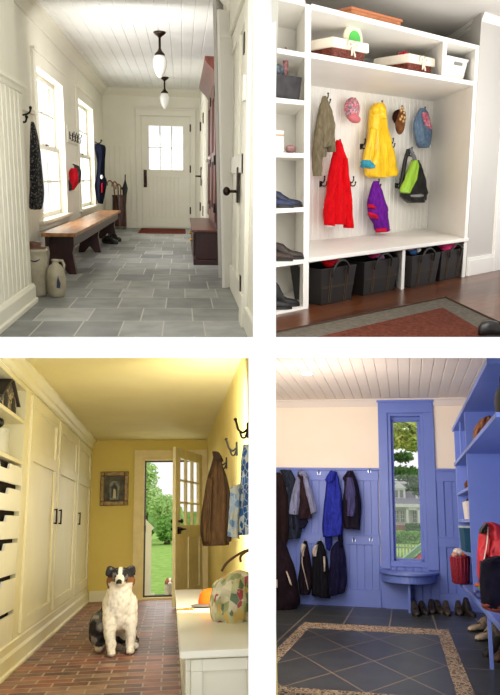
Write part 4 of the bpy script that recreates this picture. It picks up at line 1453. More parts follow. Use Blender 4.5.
# ------------------------------------------------------------------ dogs: one continuous remeshed body each, fur colour by region
def blob_mesh(name, parts, voxel, colour, parent):
    bm = BM()
    for p in parts:
        if p[0] == 'e':
            ell(bm, p[1], p[2], 20, 14, Matrix.Rotation(p[3], 3, p[4]) if len(p) > 3 else None)
        else:
            pts = smooth(p[1], 5)
            n = len(p[1])
            rr = []
            for i in range(len(pts)):
                t = i / (len(pts) - 1) * (n - 1)
                k = min(int(t), n - 2)
                rr.append(p[2][k] + (p[2][k + 1] - p[2][k]) * (t - k))
            tube(bm, pts, rr, 14)
            for q, r_ in ((p[1][0], p[2][0]), (p[1][-1], p[2][-1])):
                ell(bm, q, (r_, r_, r_), 14, 10)
    bmesh.ops.recalc_face_normals(bm, faces=bm.faces)
    me = bpy.data.meshes.new(name)
    bm.to_mesh(me)
    bm.free()
    o = bpy.data.objects.new(name, me)
    COL.objects.link(o)
    m = o.modifiers.new('remesh', 'REMESH')
    m.mode = 'VOXEL'
    m.voxel_size = voxel
    s = o.modifiers.new('smooth', 'SMOOTH')
    s.factor = .6
    s.iterations = 4
    dg = bpy.context.evaluated_depsgraph_get()
    me2 = bpy.data.meshes.new_from_object(o.evaluated_get(dg))
    o.modifiers.clear()
    o.data = me2
    me2.name = name
    me2.materials.clear()
    ca = me2.color_attributes.new('fur', 'FLOAT_COLOR', 'POINT')
    for v in me2.vertices:
        ca.data[v.index].color = lin(colour(v.co))
        # tufts of fur
        w = noise.noise(v.co * 38) * .006 + noise.noise(Vector((v.co.x * 60, v.co.y * 60, v.co.z * 18))) * .005
        if v.co.z > .04 and v.co.z < .52:
            v.co = v.co + v.normal * w
    for p in me2.polygons:
        p.use_smooth = True
    m = bpy.data.materials.new('fur_coat')
    m.use_nodes = True
    nt = m.node_tree
    at_ = nt.nodes.new('ShaderNodeVertexColor')
    at_.layer_name = 'fur'
    p = nt.nodes['Principled BSDF']
    p.inputs['Roughness'].default_value = .85
    nt.links.new(at_.outputs[0], p.inputs['Base Color'])
    me2.materials.append(m)
    o.parent = parent
    return o


def merle(co):
    x, y, z = co
    n = noise.noise(Vector((x * 16, y * 16, z * 16)))
    n2 = noise.noise(Vector((x * 40 + 5, y * 40, z * 40)))
    W, K_, G, T = (232, 226, 208), (30, 28, 30), (98, 96, 98), (128, 82, 44)
    if z > .515 and y < .0:                      # head
        hx = x - .015
        if y < -.268 and abs(hx) < .024 and .562 < z < .60:
            return (18, 16, 16)                # nose
        if abs(hx) < .015 or (y < -.19 and abs(hx) < .036) or (y < -.12 and z < .56):
            return W
        if z > .665:
            return K_ if n2 > -.2 else G
        if z < .575:
            return T if (abs(hx) > .045 and n > -.1) else W
        if z < .60 and abs(hx) > .06:
            return T
        return K_ if n > -.3 else G
    if x < -.08 and y > -.02 or y > .12:         # flank and haunches
        if z < .05:
            return (190, 180, 160)
        if n > .12:
            return K_
        if n < -.25:
            return (150, 146, 140)
        return G if z > .15 else (62, 58, 58)
    if x > .11 and z < .38 and z > .2 and y > .03:
        return G
    return W if n2 > -.25 else (214, 206, 188)


dx, dy = -.42, 6.30
dog = thing('sitting_dog', 'blue merle shepherd dog with a white chest sitting on the brick floor facing forward', 'dog', R, (dx, dy, 0))
body = blob_mesh('body', [
    ('e', (.015, -.10, .60), (.088, .10, .088)),
    ('t', [(.015, -.16, .585), (.015, -.26, .572)], [.05, .03]),
    ('e', (-.055, -.07, .57), (.05, .07, .06)), ('e', (.085, -.07, .57), (.05, .07, .06)),
    ('t', [(-.05, -.07, .665), (-.082, -.09, .672), (-.098, -.12, .625)], [.022, .026, .013]),
    ('t', [(.08, -.07, .665), (.112, -.09, .672), (.128, -.12, .625)], [.022, .026, .013]),
    ('t', [(.01, -.07, .55), (.0, -.05, .43), (-.005, .0, .30)], [.092, .118, .132]),
    ('t', [(.0, .0, .36), (-.03, .16, .26), (-.06, .30, .17)], [.135, .15, .15]),
    ('t', [(-.06, -.05, .40), (-.065, -.10, .22), (-.045, -.13, .05)], [.075, .052, .036]),
    ('t', [(.09, -.03, .40), (.105, -.05, .22), (.10, -.06, .05)], [.07, .05, .034]),
    ('e', (-.04, -.165, .028), (.036, .06, .030)), ('e', (.105, -.09, .028), (.036, .058, .030)),
    ('e', (-.165, .18, .17), (.10, .15, .155)), ('e', (.05, .24, .14), (.09, .14, .125)),
    ('t', [(-.17, .18, .06), (-.16, .04, .035)], [.05, .034]),
    ('t', [(.12, .24, .05), (.135, .12, .032)], [.045, .032]),
    ('t', [(-.06, .40, .10), (-.2, .42, .05)], [.05, .03]),
], .011, merle, dog)
for s in (-1, 1):
    bm = BM()
    ell(bm, (.015 + s * .036, -.188, .617), (.010, .008, .010), 10, 8)
    obj('eye', bm, M('dark_eye', (20, 14, 10), .1), parent=dog, sm=True)


def pupc(co):
    x, y, z = co
    if abs(x) < .016 or z < .27 or y < -.17:
        return (226, 216, 196)
    return (156, 94, 52)


px_, py_ = [(0.007,11.798)][0]
pup = thing('small_dog', 'small tan and white dog looking in from the doorstep outside the open door', 'dog', R, (px_ - .0, 11.25, -.10))
blob_mesh('body', [
    ('e', (0, -.10, .30), (.06, .07, .055)), ('t', [(0, -.15, .285), (0, -.20, .275)], [.032, .022]),
    ('t', [(-.04, -.08, .34), (-.07, -.08, .27)], [.02, .02]), ('t', [(.04, -.08, .34), (.07, -.08, .27)], [.02, .02]),
    ('t', [(0, -.06, .26), (0, .05, .20), (0, .25, .19)], [.05, .085, .08]),
    ('t', [(-.04, -.0, .16), (-.045, -.02, .02)], [.03, .022]), ('t', [(.04, -.0, .16), (.045, -.02, .02)], [.03, .022]),
    ('t', [(-.045, .24, .16), (-.05, .27, .09), (-.05, .25, .02)], [.04, .026, .02]), ('t', [(.045, .24, .16), (.05, .27, .09), (.05, .25, .02)], [.04, .026, .02]),
    ('t', [(0, .32, .22), (0, .38, .32)], [.02, .012]),
], .010, pupc, pup)
for s in (-1, 0, 1):
    bm = BM()
    ell(bm, (s * .025, -.16 if s else -.222, .315 if s else .282), (.009, .008, .009), 8, 6)
    obj('eye' if s else 'nose', bm, MC['dark_eye'], parent=pup)

# garden outside
rnd = random.Random(11)
M_grass = M('pale_lawn', (172, 208, 108), .9, (144, 188, 84), 6)  # pale green grass, tone varies at random
bm = BM()
prism(bm, [(12.6, -.14), (25, .50), (60, .75), (60, .6), (12.6, -.3)], 'x', -5, 3)
struct('floor', bm, M_grass, R)
bm = BM()
box(bm, -.9, .7, 10.8, 12.6, -.13, -.10)
struct('floor', bm, brick_mat('grey_flagstones', [(150, 140, 128), (120, 112, 104), (170, 160, 148)], (96, 90, 84), .3, .3, .02, .8), R)
t = thing('porch_post', 'white painted post with an angled top just outside the open door', 'post', R, (-.335, 11.6, -.10))
bm = BM()
prism(bm, [(-.10, 0), (.045, 0), (.045, 1.05), (.085, 1.09), (-.10, 1.28)], 'y', -.06, .06)
obj('post_body', bm, M_cream, parent=t, bev=.004)
bm = BM()
box(bm, -.13, .10, -.08, .08, 0, .10)
obj('plinth', bm, M_cream, parent=t, bev=.004)
leafm = [M('leaf_pale_green', (206, 232, 158), .8, (166, 206, 116), 3), M('leaf_mid_green', (150, 196, 104), .8, (112, 164, 72), 3), M('leaf_deep_green', (98, 142, 72), .8, (68, 108, 50), 3)]
M_bark = M('tree_bark', (96, 82, 64), .9, (66, 56, 42), 10)


def tree(rm, name, label, x, y, z0, h, crown, lm, n, size, seed, group=None):
    rnd = random.Random(seed)
    t = thing(name, label, name.split('_')[-1], rm, (x, y, z0), 0, group)
    bm = BM()
    tube(bm, [(0, 0, 0), (.05, 0, h * .5), (0, .05, h)], [.12, .09, .03], 8)
    for k in range(5):
        a = k * 1.3
        tube(bm, [(0, 0, h * (.4 + .08 * k)), (crown[0][3] * .5 * math.cos(a), crown[0][3] * .5 * math.sin(a), h * (.6 + .09 * k))], [.05, .015], 6)
    obj('trunk', bm, M_bark, parent=t)
    bm = BM()
    for cx_, cy_, cz_, rx, rz_ in crown:
        leaves(bm, (cx_, cy_, cz_), (rx, rx, rz_), n // len(crown), size, rnd, .2)
    obj('foliage', bm, lm, parent=t)
    return t


tree(R, 'leafy_tree', 'tall pale green tree behind the lawn, filling the top of the doorway', -.95, 27, .5, 2.6, [(.0, 0, 2.4, .55, .6), (.15, 0, 1.5, .6, .6), (-.2, 0, 3.1, .45, .5)], leafm[0], 2800, .09, 1)
tree(R, 'leafy_tree', 'mid green bushy tree right of the tall pale one beyond the lawn', -.25, 26, .5, 1.5, [(0, 0, 1.2, .55, .5), (.25, 0, .9, .5, .5)], leafm[0], 2400, .08, 2)
tree(R, 'round_bush', 'low dark green bush at the back edge of the lawn', -.95, 24.0, .42, .5, [(0, 0, .45, .4, .4)], leafm[2], 1300, .07, 3)
tree(R, 'round_bush', 'low mid green bush at the right back edge of the lawn', -.1, 24.0, .42, .5, [(0, 0, .5, .4, .42)], leafm[1], 1500, .07, 4)
bm = BM()
box(bm, -6, 3.5, 50, 50.5, .5, 2.0)
struct('trim_9', bm, M('distant_hedge', (150, 186, 110), .9, (110, 150, 80), 3), R)

# ================================================================== THE BLUE ROOM
R = BLUE
tiles = brick_mat('dark_slate_tile_grid', [(52, 56, 56), (64, 68, 68), (58, 62, 62)], (120, 112, 98), .50, .92, .010, .4, 0, loc=(.2, .25, 0), vary=4, amt=.25, spec=.35)
diag = brick_mat('dark_slate_diamond_tiles', [(50, 54, 56), (62, 66, 68), (56, 60, 62)], (128, 108, 84), .40, .40, .006, .4, 0, rot=PI / 4, vary=4, amt=.25, spec=.35)
# inlay diamonds are stretched along the depth, as is the whole room
bm = BM()
box(bm, -2.1, 1.6, 4.58, 10.1, -.03, 0)
struct('floor', bm, tiles, R)
bm = BM()
wall_holes(bm, 'y', 0, 1, -1.13, .42, 4.85, 8.25, [(-1.02, .30, 5.1, 7.82)])
for v in bm.verts:
    v.co = (v.co.x, v.co.z, .002 + .003 * (1 - v.co.y))
struct('trim_10', bm, cell_mat('pebble_border', [(66, 56, 50), (44, 38, 36), (128, 104, 84), (84, 68, 58), (150, 126, 104)], (184, 160, 130), 24, .6, .09, (1.4, .8, 1)), R)
bm = BM()
box(bm, -1.02, .30, 5.1, 7.82, 0, .004)
o = struct('trim_11', bm, diag, R)
mp = [n for n in diag.node_tree.nodes if n.type == 'MAPPING'][0]
mp.inputs['Rotation'].default_value = (0, 0, 0)
mp2 = diag.node_tree.nodes.new('ShaderNodeMapping')
mp2.inputs['Scale'].default_value = (1, .5, 1)
tcn = [n for n in diag.node_tree.nodes if n.type == 'TEX_COORD'][0]
diag.node_tree.links.new(tcn.outputs['Object'], mp2.inputs[0])
diag.node_tree.links.new(mp2.outputs[0], mp.inputs[0])
mp.inputs['Rotation'].default_value = (0, 0, PI / 4)
M_c4 = M('blue_room_ceiling', (236, 226, 218), .8, (233, 222, 214), 2)
bm = BM()
rb = beads(bm, 'z', 2.80, .05, -2.3, 1.75, 6.8, 10.1, .125, .016, .010)
struct('ceiling', bm, M_c4, R)
YW = 10.03
bm = BM()
wall_holes(bm, 'y', YW, YW + .22, -2.4, 1.7, 0, 2.8, [(-.166, .242, .56, 2.565)])
struct('wall_back', bm, M_peach, R)
bm = BM()
prism(bm, [(YW, 2.70), (YW - .02, 2.70), (YW - .03, 2.72), (YW - .06, 2.77), (YW - .09, 2.79), (YW - .09, 2.80), (YW, 2.80)], 'x', -2.3, 1.6)
struct('trim_12', bm, M_c4, R)
# wainscot
bm = BM()
for a, b in ((-2.3, -.34), (.42, 1.5)):
    beads(bm, 'y', YW - .02, .02, a, b, .20, 1.80, .105, .014, .009)
ws = struct('wainscot', bm, M_blue, R)
ws['kind'] = 'structure'
bm = BM()
for a, b in ((-2.3, -.34), (.42, 1.5)):
    box(bm, a, b, YW - .05, YW - .02, .0, .22)
    box(bm, a, b, YW - .04, YW - .02, .80, .92)
    box(bm, a, b, YW - .045, YW - .02, .92, .94)
    box(bm, a, b, YW - .04, YW - .02, 1.66, 1.80)
    box(bm, a, b, YW - .07, YW, 1.80, 1.83)
beads(bm, 'y', YW - .02, .02, -.34, .42, 0, .53, .105, .014, .009)
for x in (-.40, .48, -1.55):
    box(bm, x - .045, x + .045, YW - .038, YW - .02, .2, 1.7)
struct('trim_13', bm, M_blue, R, bev=.003)
# window
w = thing('window_3', None, None, R, (.04, YW, .58), kind='structure')
bm = BM()
for a, b, c_, e in ((-.37, -.245, -.08, 2.02), (.245, .385, -.08, 2.02), (-.37, .385, 2.02, 2.22)):
    box(bm, a, b, -.055, 0, c_, e)
box(bm, -.385, .40, -.075, 0, 2.17, 2.215)
obj('casing', bm, M_blue, parent=w, bev=.004)
bm = BM()
box(bm, -.245, -.20, -.02, .22, 0, 1.98)
box(bm, .20, .245, -.02, .22, 0, 1.98)
box(bm, -.245, .245, -.02, .22, 1.98, 2.02)
box(bm, -.245, .245, -.04, .22, -.05, 0.02)
box(bm, -.20, .20, .10, .14, 1.94, 1.98)
obj('jamb', bm, M_blue, parent=w, bev=.003)
bm = BM()
for a, b, c_, e in ((-.20, -.165, 0, 1.96), (.165, .20, 0, 1.96), (-.2, .2, 1.92, 1.97), (-.2, .2, .0, .05)):
    box(bm, a, b, .13, .17, c_, e)
obj('sash', bm, M_blue, parent=w, bev=.002)
bm = BM()
box(bm, -.17, .17, .145, .15, .03, 1.94)
obj('pane', bm, GLASS, parent=w)
# half-round seat under the window
t = thing('corner_seat', 'blue half-round seat on a single bracket under the tall window', 'seat', R, (.025, YW - .05, 0))
SY = 1.6


def half(r, n=24):
    return [(r * math.cos(-PI * k / n), r * SY * math.sin(-PI * k / n)) for k in range(n + 1)]


bm = BM()
prism(bm, half(.385), 'z', .455, .485)
obj('seat_board', bm, M_blue, parent=t, bev=.006)
bm = BM()
prism(bm, half(.355), 'z', .36, .455)
obj('apron', bm, M_blue, parent=t)
bm = BM()
prism(bm, [(-.03, 0), (-.42, .0), (-.45, .36), (-.03, .36)], 'x', -.015, .015)
obj('bracket', bm, M_blue, parent=t)
bm = BM()
box(bm, -.30, -.005, -.03, .03, .0, .36)
obj('left_panel', bm, M_blue, parent=t)

# downlight
for (x, y, l) in ((-1.085, 8.07, 'round recessed ceiling light at the left of the blue room'), (.06, 7.15, 'round recessed ceiling light cut by the top edge above the window')):
    t = thing('ceiling_light', l, 'ceiling light', R, (x, y, 2.80), group='recessed lights in the blue room')
    bm = BM()
    lathe(bm, [(.085, -.004), (.085, -.012), (.062, -.012), (.062, -.004)], 24, sy=1.2)
    obj('trim_ring', bm, M('white_metal_ring', (240, 236, 230), .4), parent=t)
    bm = BM()
    lathe(bm, [(.062, -.003), (.062, -.014)], 20, sy=1.2)
    obj('lens', bm, M('lit_lens', (255, 244, 224), .4, emit=8), parent=t)

# right: blue cabinet with bench
c = thing('cubby_unit', 'tall periwinkle blue cubby and bench unit along the right side', 'built-in cabinet', R, (.60, 7.0, 0))


def cu(name, items, bev=.003):
    bm = BM()
    for x0, x1, y0, y1, z0, z1 in items:
        box(bm, x0, x1, y0 - 7.0, y1 - 7.0, z0, z1)
    return obj(name, bm, M_blue, parent=c, bev=bev)


cu('bench_board', [(-.02, .62, 4.72, 8.75, .43, .475)], .008)
cu('bench_leg', [(.02, .05, 6.2, 6.24, 0, .43)])
cu('bench_leg', [(.30, .6, 8.66, 8.70, 0, .43)])
cu('bench_leg', [(.04, .08, 5.0, 5.04, 0, .43)])
cu('end_panel', [(0, .62, 8.60, 8.64, .475, 2.19)])
cu('divider_panel', [(0, .62, 7.10, 7.14, .475, 2.19)])
cu('top_board', [(-.02, .62, 4.9, 8.68, 2.17, 2.21)])
cu('long_shelf', [(-.015, .62, 4.66, 8.66, 1.765, 1.80)])
cu('cubby_shelf', [(0, .62, 7.14, 8.62, 1.42, 1.45)])
cu('cubby_shelf', [(0, .62, 7.14, 8.62, 1.12, 1.15)])
cu('cubby_shelf', [(0, .62, 7.14, 8.62, .80, .83)])
cu('stile', [(0, .02, 7.80, 7.84, 1.80, 2.17)])
cu('back_panel', [(.60, .63, 4.95, 8.62, 0, 2.19)])
bm = BM()
box(bm, 1.24, 1.30, 4.9, 10.1, 0, 2.8)
struct('wall_right', bm, M_blue, R)

# things in the unit
t = thing('red_basket', 'red woven basket of white and orange toys at the far end of the blue bench', 'basket', R, (.575, 8.30, .475))
M_rb = M('crimson_wicker', (150, 26, 52), .7, (112, 14, 36), 40)
bm = BM()
lathe(bm, [(.075, .0), (.092, .02), (.10, .27), (.105, .28), (.095, .29), (.08, .1)], 24, sy=1.6)
obj('basket_body', bm, M_rb, parent=t, sm=True)
bm = BM()
for k in range(16):
    a = 2 * PI * k / 16
    tube(bm, [(.086 * math.cos(a), .14 * math.sin(a), .01), (.103 * math.cos(a), .166 * math.sin(a), .27)], .007, 5)
obj('ribs', bm, M_rb, parent=t, sm=True)
for i, (n_, l, p, r_, col) in enumerate((('toy_ball', 'white round toy heaped in the red basket', (.56, 8.25, .80), (.06, .07, .05), (232, 220, 214)), ('toy_ball', 'orange round toy heaped in the red basket', (.625, 8.2, .79), (.035, .05, .035), (200, 84, 34)),
                                         ('toy_ball', 'pink round toy heaped in the red basket', (.52, 8.2, .775), (.04, .05, .03), (226, 160, 150)))):
    bm = BM()
    ell(bm, (0, 0, 0), r_, 14, 10)
    tag(obj(n_, bm, M('toy_paint_%s' % 'abc'[i], col, .5, tuple(v * .75 for v in col), 30), R, loc=p, sm=True), l, 'toy')
t = thing('teal_bin', 'dark teal cloth bin with a pale rim below the white box in the cubbies', 'bin', R, (.66, 7.9, .83))
bm = BM()
rings(bm, [[(sx * a, sy * b, z) for sx, sy in ((-1, -1), (1, -1), (1, 1), (-1, 1))] for z, a, b in ((0, .07, .3), (.24, .085, .33), (.24, .07, .3), (.02, .06, .28))])
obj('tub', bm, M('dark_teal_cloth', (44, 84, 112), .8), parent=t, bev=.006)
bm = BM()
wall_holes(bm, 'y', .235, .255, -.09, .09, -.335, .335, [(-.07, .07, -.31, .31)])
for v in bm.verts:
    v.co = (v.co.x, v.co.z, v.co.y)
obj('rim', bm, M('pale_rim', (180, 196, 204), .6), parent=t)
t = thing('white_box', 'small white storage box in the middle cubby', 'box', R, (.69, 7.75, 1.15))
bm = BM()
rings(bm, [[(sx * a, sy * b, z) for sx, sy in ((-1, -1), (1, -1), (1, 1), (-1, 1))] for z, a, b in ((0, .07, .2), (.18, .085, .22), (.18, .07, .2), (.02, .06, .18))])
obj('tub', bm, M('white_plastic_box', (236, 226, 222), .5), parent=t, bev=.006)
bm = BM()
ell(bm, (0, 0, .185), (.065, .18, .04), 14, 8)
obj('dark_contents', bm, M('dark_brown_gloves', (50, 34, 30), .9), parent=t, sm=True)
t = thing('wool_hat', 'small brown and orange knitted thing in the cubby above the white box', 'hat', R, (.68, 7.8, 1.45))
bm = BM()
ell(bm, (0, 0, .05), (.06, .16, .06), 14, 8)
obj('knit_body', bm, M('brown_orange_knit', (112, 66, 40), .9, (60, 36, 26), 30), parent=t, sm=True)
bm = BM()
ell(bm, (0, -.05, .105), (.025, .04, .025), 12, 8)
obj('bobble', bm, M('orange_bobble', (190, 104, 60), .9), parent=t, sm=True)
t = thing('green_ball', 'small green ball on the long blue shelf beside the divider', 'ball', R, (.66, 7.6, 1.80))
bm = BM()
ell(bm, (0, 0, .035), (.035, .06, .035), 14, 8)
obj('ball_body', bm, M('green_rubber', (96, 140, 110), .5), parent=t, sm=True)
garment('fur_hat', 'tan brown fur hat lying on the long upper blue shelf', 'hat', R, 6.35,
        [(0.664,1.985),(0.749,2.019),(0.62,1.924),(0.763,1.976),(0.6,1.863),(0.752,1.915),(0.597,1.803),(0.723,1.846)], .12, M('tan_fur', (176, 122, 92), .95, (138, 88, 62), 20, bump=.6), seed=4, dtop=.8)
t = thing('black_bag', 'black bag at the right edge on the long upper blue shelf', 'bag', R, (.72, 5.05, 1.80))
bm = BM()
ell(bm, (0, 0, .12), (.09, .15, .15), 16, 10)
obj('bag_body', bm, M_bagb, parent=t, sm=True)
bm = BM()
tube(bm, smooth([(-.04, 0, .24), (-.03, 0, .32), (.03, 0, .32), (.04, 0, .24)], 4), .010, 6)
obj('strap', bm, M_bagb, parent=t, sm=True)
# backpacks
M_rp = M('red_pack_nylon', (196, 30, 48), .6, (160, 18, 36), 8)
garment('red_backpack', 'red backpack with black edging and white piping standing on the blue bench', 'backpack', R, 5.75,
        [(0.588,1.113),(0.647,1.122),(0.556,1.061),(0.724,1.087),(0.536,0.95),(0.754,0.993),(0.523,0.841),(0.746,0.863),(0.517,0.733),(0.738,0.741),(0.536,0.676),(0.714,0.683)], .16, M_rp,
        parts=[('black_collar', [(0.581,1.106),(0.603,1.114),(0.55,1.075),(0.593,1.069),(0.544,1.038),(0.562,1.032)], .10, M_bagb, -.09),
               ('black_side', [(0.53,0.841),(0.545,0.842),(0.526,0.769),(0.555,0.77),(0.522,0.683),(0.565,0.685)], .12, M_bagb, -.09),
               ('front_pocket', [(0.625,0.989),(0.72,1.014),(0.599,0.916),(0.743,0.935),(0.587,0.829),(0.737,0.834)], .08, M('deep_red_nylon', (170, 26, 44), .6), -.15),
               ('piping', [(0.594,1.084),(0.601,1.084),(0.585,0.988),(0.592,0.988),(0.561,0.878),(0.568,0.879),(0.542,0.798),(0.549,0.798)], .03, M('white_piping', (220, 200, 196), .5), -.155)], dtop=.7, seed=14, folds=3)
garment('dark_duffel', 'dark navy bag with a rust red base standing in front of the red backpack', 'bag', R, 5.15,
        [(0.514,0.869),(0.618,0.899),(0.493,0.843),(0.693,0.875),(0.483,0.772),(0.699,0.78),(0.477,0.676),(0.693,0.685),(0.48,0.6),(0.687,0.584),(0.497,0.576),(0.672,0.552)], .16, M('midnight_canvas', (20, 18, 40), .8, (14, 12, 30), 8),
        parts=[('rust_base', [(0.486,0.607),(0.675,0.59),(0.479,0.587),(0.679,0.565),(0.49,0.563),(0.671,0.54)], .175, M('rust_leather', (120, 44, 34), .6), 0)], dtop=.9, seed=15, folds=2, amp=.06)
t = thing('toy_blaster', 'green, orange and blue plastic toy lying on the blue bench by the backpack', 'toy', R, (.68, 6.85, .475))
for i, (p, r_, col) in enumerate((((-.01, 0, .08), (.05, .12, .035), (110, 176, 50)), ((-.05, .05, .10), (.04, .05, .02), (214, 96, 40)), ((.02, -.1, .05), (.035, .06, .03), (90, 156, 60)), ((-.02, -.15, .035), (.03, .05, .03), (224, 90, 40)),
                                  ((.0, -.05, .02), (.09, .25, .03), (36, 56, 140)), ((.06, -.35, .06), (.02, .03, .03), (230, 190, 150)), ((-.07, .05, .03), (.03, .08, .03), (60, 60, 140)))):
    bm = BM()
    ell(bm, p, r_, 10, 6)
    obj(('barrel', 'grip', 'stock', 'nozzle', 'base', 'tip', 'trigger_guard')[i], bm, M('toy_colour_%s' % 'abcdefg'[i], col, .4), parent=t)

# shoes
def rowshoe(px, lab, rz, c, boot=.1, grp='shoes along the wall under the window seat', L=.30):
    shoe('shoe', lab, R, (px[0], px[1], 0), rz, M('leather_%d_%d_%d' % c, c, .6, tuple(v * .6 for v in c), 20), M_rubber, grp, boot, L)


rows = [(0.094,9.411),(0.193,9.552),(0.301,9.699),(0.389,9.735),(0.48,9.618),(0.629,9.679),(0.741,9.575)]
cols4 = [(58, 50, 46), (40, 34, 34), (52, 42, 36), (60, 50, 42), (76, 64, 52), (68, 58, 48), (34, 28, 26)]
labs = ['dark shoe at the left end of the row, right of the seat bracket', 'dark shoe second from the left in the row by the wall', 'dark brown shoe third from the left in the row by the wall', 'dark brown shoe in the middle of the row by the wall', 'brown shoe, left of the larger brown pair by the wall', 'brown shoe, right of the larger brown pair by the wall', 'black boot at the right end of the row, under the bench end']
for p, l, cc, rz, bt_ in zip(rows, labs, cols4, (.1, .25, .0, .2, .05, .0, .3), (.5, .4, .5, .4, .5, .5, 1.0)):
    rowshoe(p, l, rz, cc, bt_, L=.33)
sn = [(0.737,8.305),(0.745,7.703),(0.707,6.864),(0.755,6.646)]
for p, l, cc, rz in zip(sn, ['pale beige sneaker farther back under the blue bench', 'pale beige sneaker nearer under the blue bench', 'dark shoe behind the bench leg under the blue bench', 'brown shoe at the right edge under the blue bench'], [(176, 156, 134), (186, 168, 146), (40, 34, 32), (84, 60, 46)], (-.9, -.8, -.6, -.5)):
    shoe('shoe', l, R, (p[0] + .02, p[1], 0), rz, M('leather_%d_%d_%d' % cc, cc, .7, tuple(v * .6 for v in cc), 20), M_rubber, 'shoes under the blue bench', .35, .34)

# hooks and coats
def pin(label, x, z):
    t = thing('coat_hook', label, 'hook', R, (x, YW - .04, z), -PI / 2, 'small hooks on the blue wainscot')
    bm = BM()
    box(bm, 0, .01, -.022, .022, -.01, .03)
    obj('backplate', bm, M('brushed_steel', (150, 160, 190), .3, metal=.8), parent=t)
    bm = BM()
    tube(bm, smooth([(.005, 0, .01), (.04, 0, .0), (.06, 0, .03)], 4), .010, 6)
    ell(bm, (.06, 0, .035), (.014,) * 3, 8, 6)
    obj('prong', bm, MC['brushed_steel'], parent=t, sm=True)


hks = [(-1.607,1.755),(-1.421,1.756),(-1.165,1.744),(-0.954,1.746),(-0.717,1.748),(-0.462,1.778),(-1.361,0.814),(-1.139,0.82),(-0.878,0.828),(-0.688,0.846),(-0.459,0.859),(-1.723,1.739)]
for (x, z), l in zip(hks, ['hook holding the dark grey coat at the far left', 'hook holding the grey and black jacket', 'bare upper hook between the grey jacket and the bright blue jacket', 'hook holding the bright blue jacket', 'hook holding the slate purple jacket', 'bare upper hook nearest the window', 'lower hook holding the black jacket with white piping', 'lower hook holding the black and silver jacket', 'lower hook holding the navy jacket', 'bare lower hook just right of the navy jacket', 'bare lower hook nearest the window', 'hook holding the brown-black coat at the left edge']):
    pin(l, x, z)


def wool(n, c, f=.7):
    return M(n, c, .9, tuple(v * f for v in c), 10, bump=.9, bscale=5, stretch=(4, 4, 1.5))


Y4 = 9.78
garment('black_coat', 'large brown-black coat at the left edge of the blue room, upper row', 'coat', R, 9.55,
        [(-1.786,1.737),(-1.633,1.725),(-1.811,1.562),(-1.563,1.565),(-1.807,1.296),(-1.533,1.366),(-1.802,1.033),(-1.517,1.105),(-1.798,0.774),(-1.529,0.846),(-1.797,0.684),(-1.581,0.717)], .20, wool('brown_black_nylon', (40, 26, 28)), seed=21)
garment('grey_coat', 'dark grey coat with a pale zip between the left-edge coat and the grey jacket', 'coat', R, Y4,
        [(-1.687,1.781),(-1.532,1.782),(-1.643,1.671),(-1.461,1.646),(-1.627,1.48),(-1.446,1.483),(-1.625,1.237),(-1.43,1.241),(-1.608,0.997),(-1.374,1.043),(-1.579,0.84),(-1.401,0.871)], .14, wool('charcoal_nylon', (44, 50, 66)),
        parts=[('zip', [(-1.572,1.536),(-1.558,1.536),(-1.57,1.373),(-1.556,1.373),(-1.569,1.212),(-1.555,1.212)], .02, M('pale_zip', (130, 136, 150), .4), -.16)], seed=22)
garment('grey_jacket', 'light grey and dark brown jacket in the upper row, left of the bright blue jacket', 'jacket', R, Y4,
        [(-1.433,1.756),(-1.363,1.756),(-1.447,1.646),(-1.307,1.647),(-1.459,1.442),(-1.265,1.445),(-1.472,1.267),(-1.224,1.312),(-1.485,1.106),(-1.237,1.138)], .12, wool('dark_brown_panel', (52, 36, 42)),
        parts=[('sleeve', [(-1.433,1.701),(-1.391,1.647),(-1.488,1.509),(-1.39,1.484),(-1.528,1.306),(-1.403,1.295),(-1.541,1.185),(-1.416,1.174)], .08, wool('pale_grey_sleeve', (142, 146, 180), .85), -.08),
               ('sleeve', [(-1.349,1.729),(-1.279,1.648),(-1.335,1.539),(-1.238,1.513),(-1.279,1.378),(-1.196,1.379),(-1.237,1.191),(-1.155,1.22)], .08, MC['pale_grey_sleeve'], -.08),
               ('hem', [(-1.555,1.185),(-1.32,1.163),(-1.554,1.078),(-1.292,1.084),(-1.525,0.973),(-1.333,1.004)], .09, wool('dark_hem', (28, 28, 50)), -.02),
               ('collar', [(-1.433,1.769),(-1.321,1.756),(-1.419,1.715),(-1.279,1.675)], .10, MC['pale_grey_sleeve'], .0)], seed=23)
M_bb = wool('royal_blue_fleece', (44, 54, 168), .75)
garment('blue_jacket', 'bright royal blue fleece jacket hanging in the middle of the upper row', 'jacket', R, Y4 - .05,
        [(-0.957,1.756),(-0.888,1.756),(-1.025,1.647),(-0.862,1.649),(-1.053,1.446),(-0.823,1.45),(-1.081,1.22),(-0.812,1.225),(-1.095,1.01),(-0.814,1.017),(-1.082,0.893),(-0.828,0.926)], .14, M_bb,
        parts=[('hood', [(-0.97,1.769),(-0.902,1.756),(-1.039,1.661),(-0.903,1.649),(-1.026,1.607),(-0.93,1.595)], .12, M_bb, -.06),
               ('sleeve', [(-1.055,1.011),(-0.961,0.987),(-1.056,0.855),(-0.962,0.832),(-1.043,0.752),(-0.989,0.715)], .08, wool('deep_blue_lining', (34, 40, 130)), .0),
               ('sleeve', [(-0.894,0.989),(-0.827,0.99),(-0.882,0.886),(-0.815,0.862),(-0.869,0.796),(-0.816,0.784)], .08, wool('very_dark_blue', (16, 18, 50)), .0)], seed=24, folds=4)
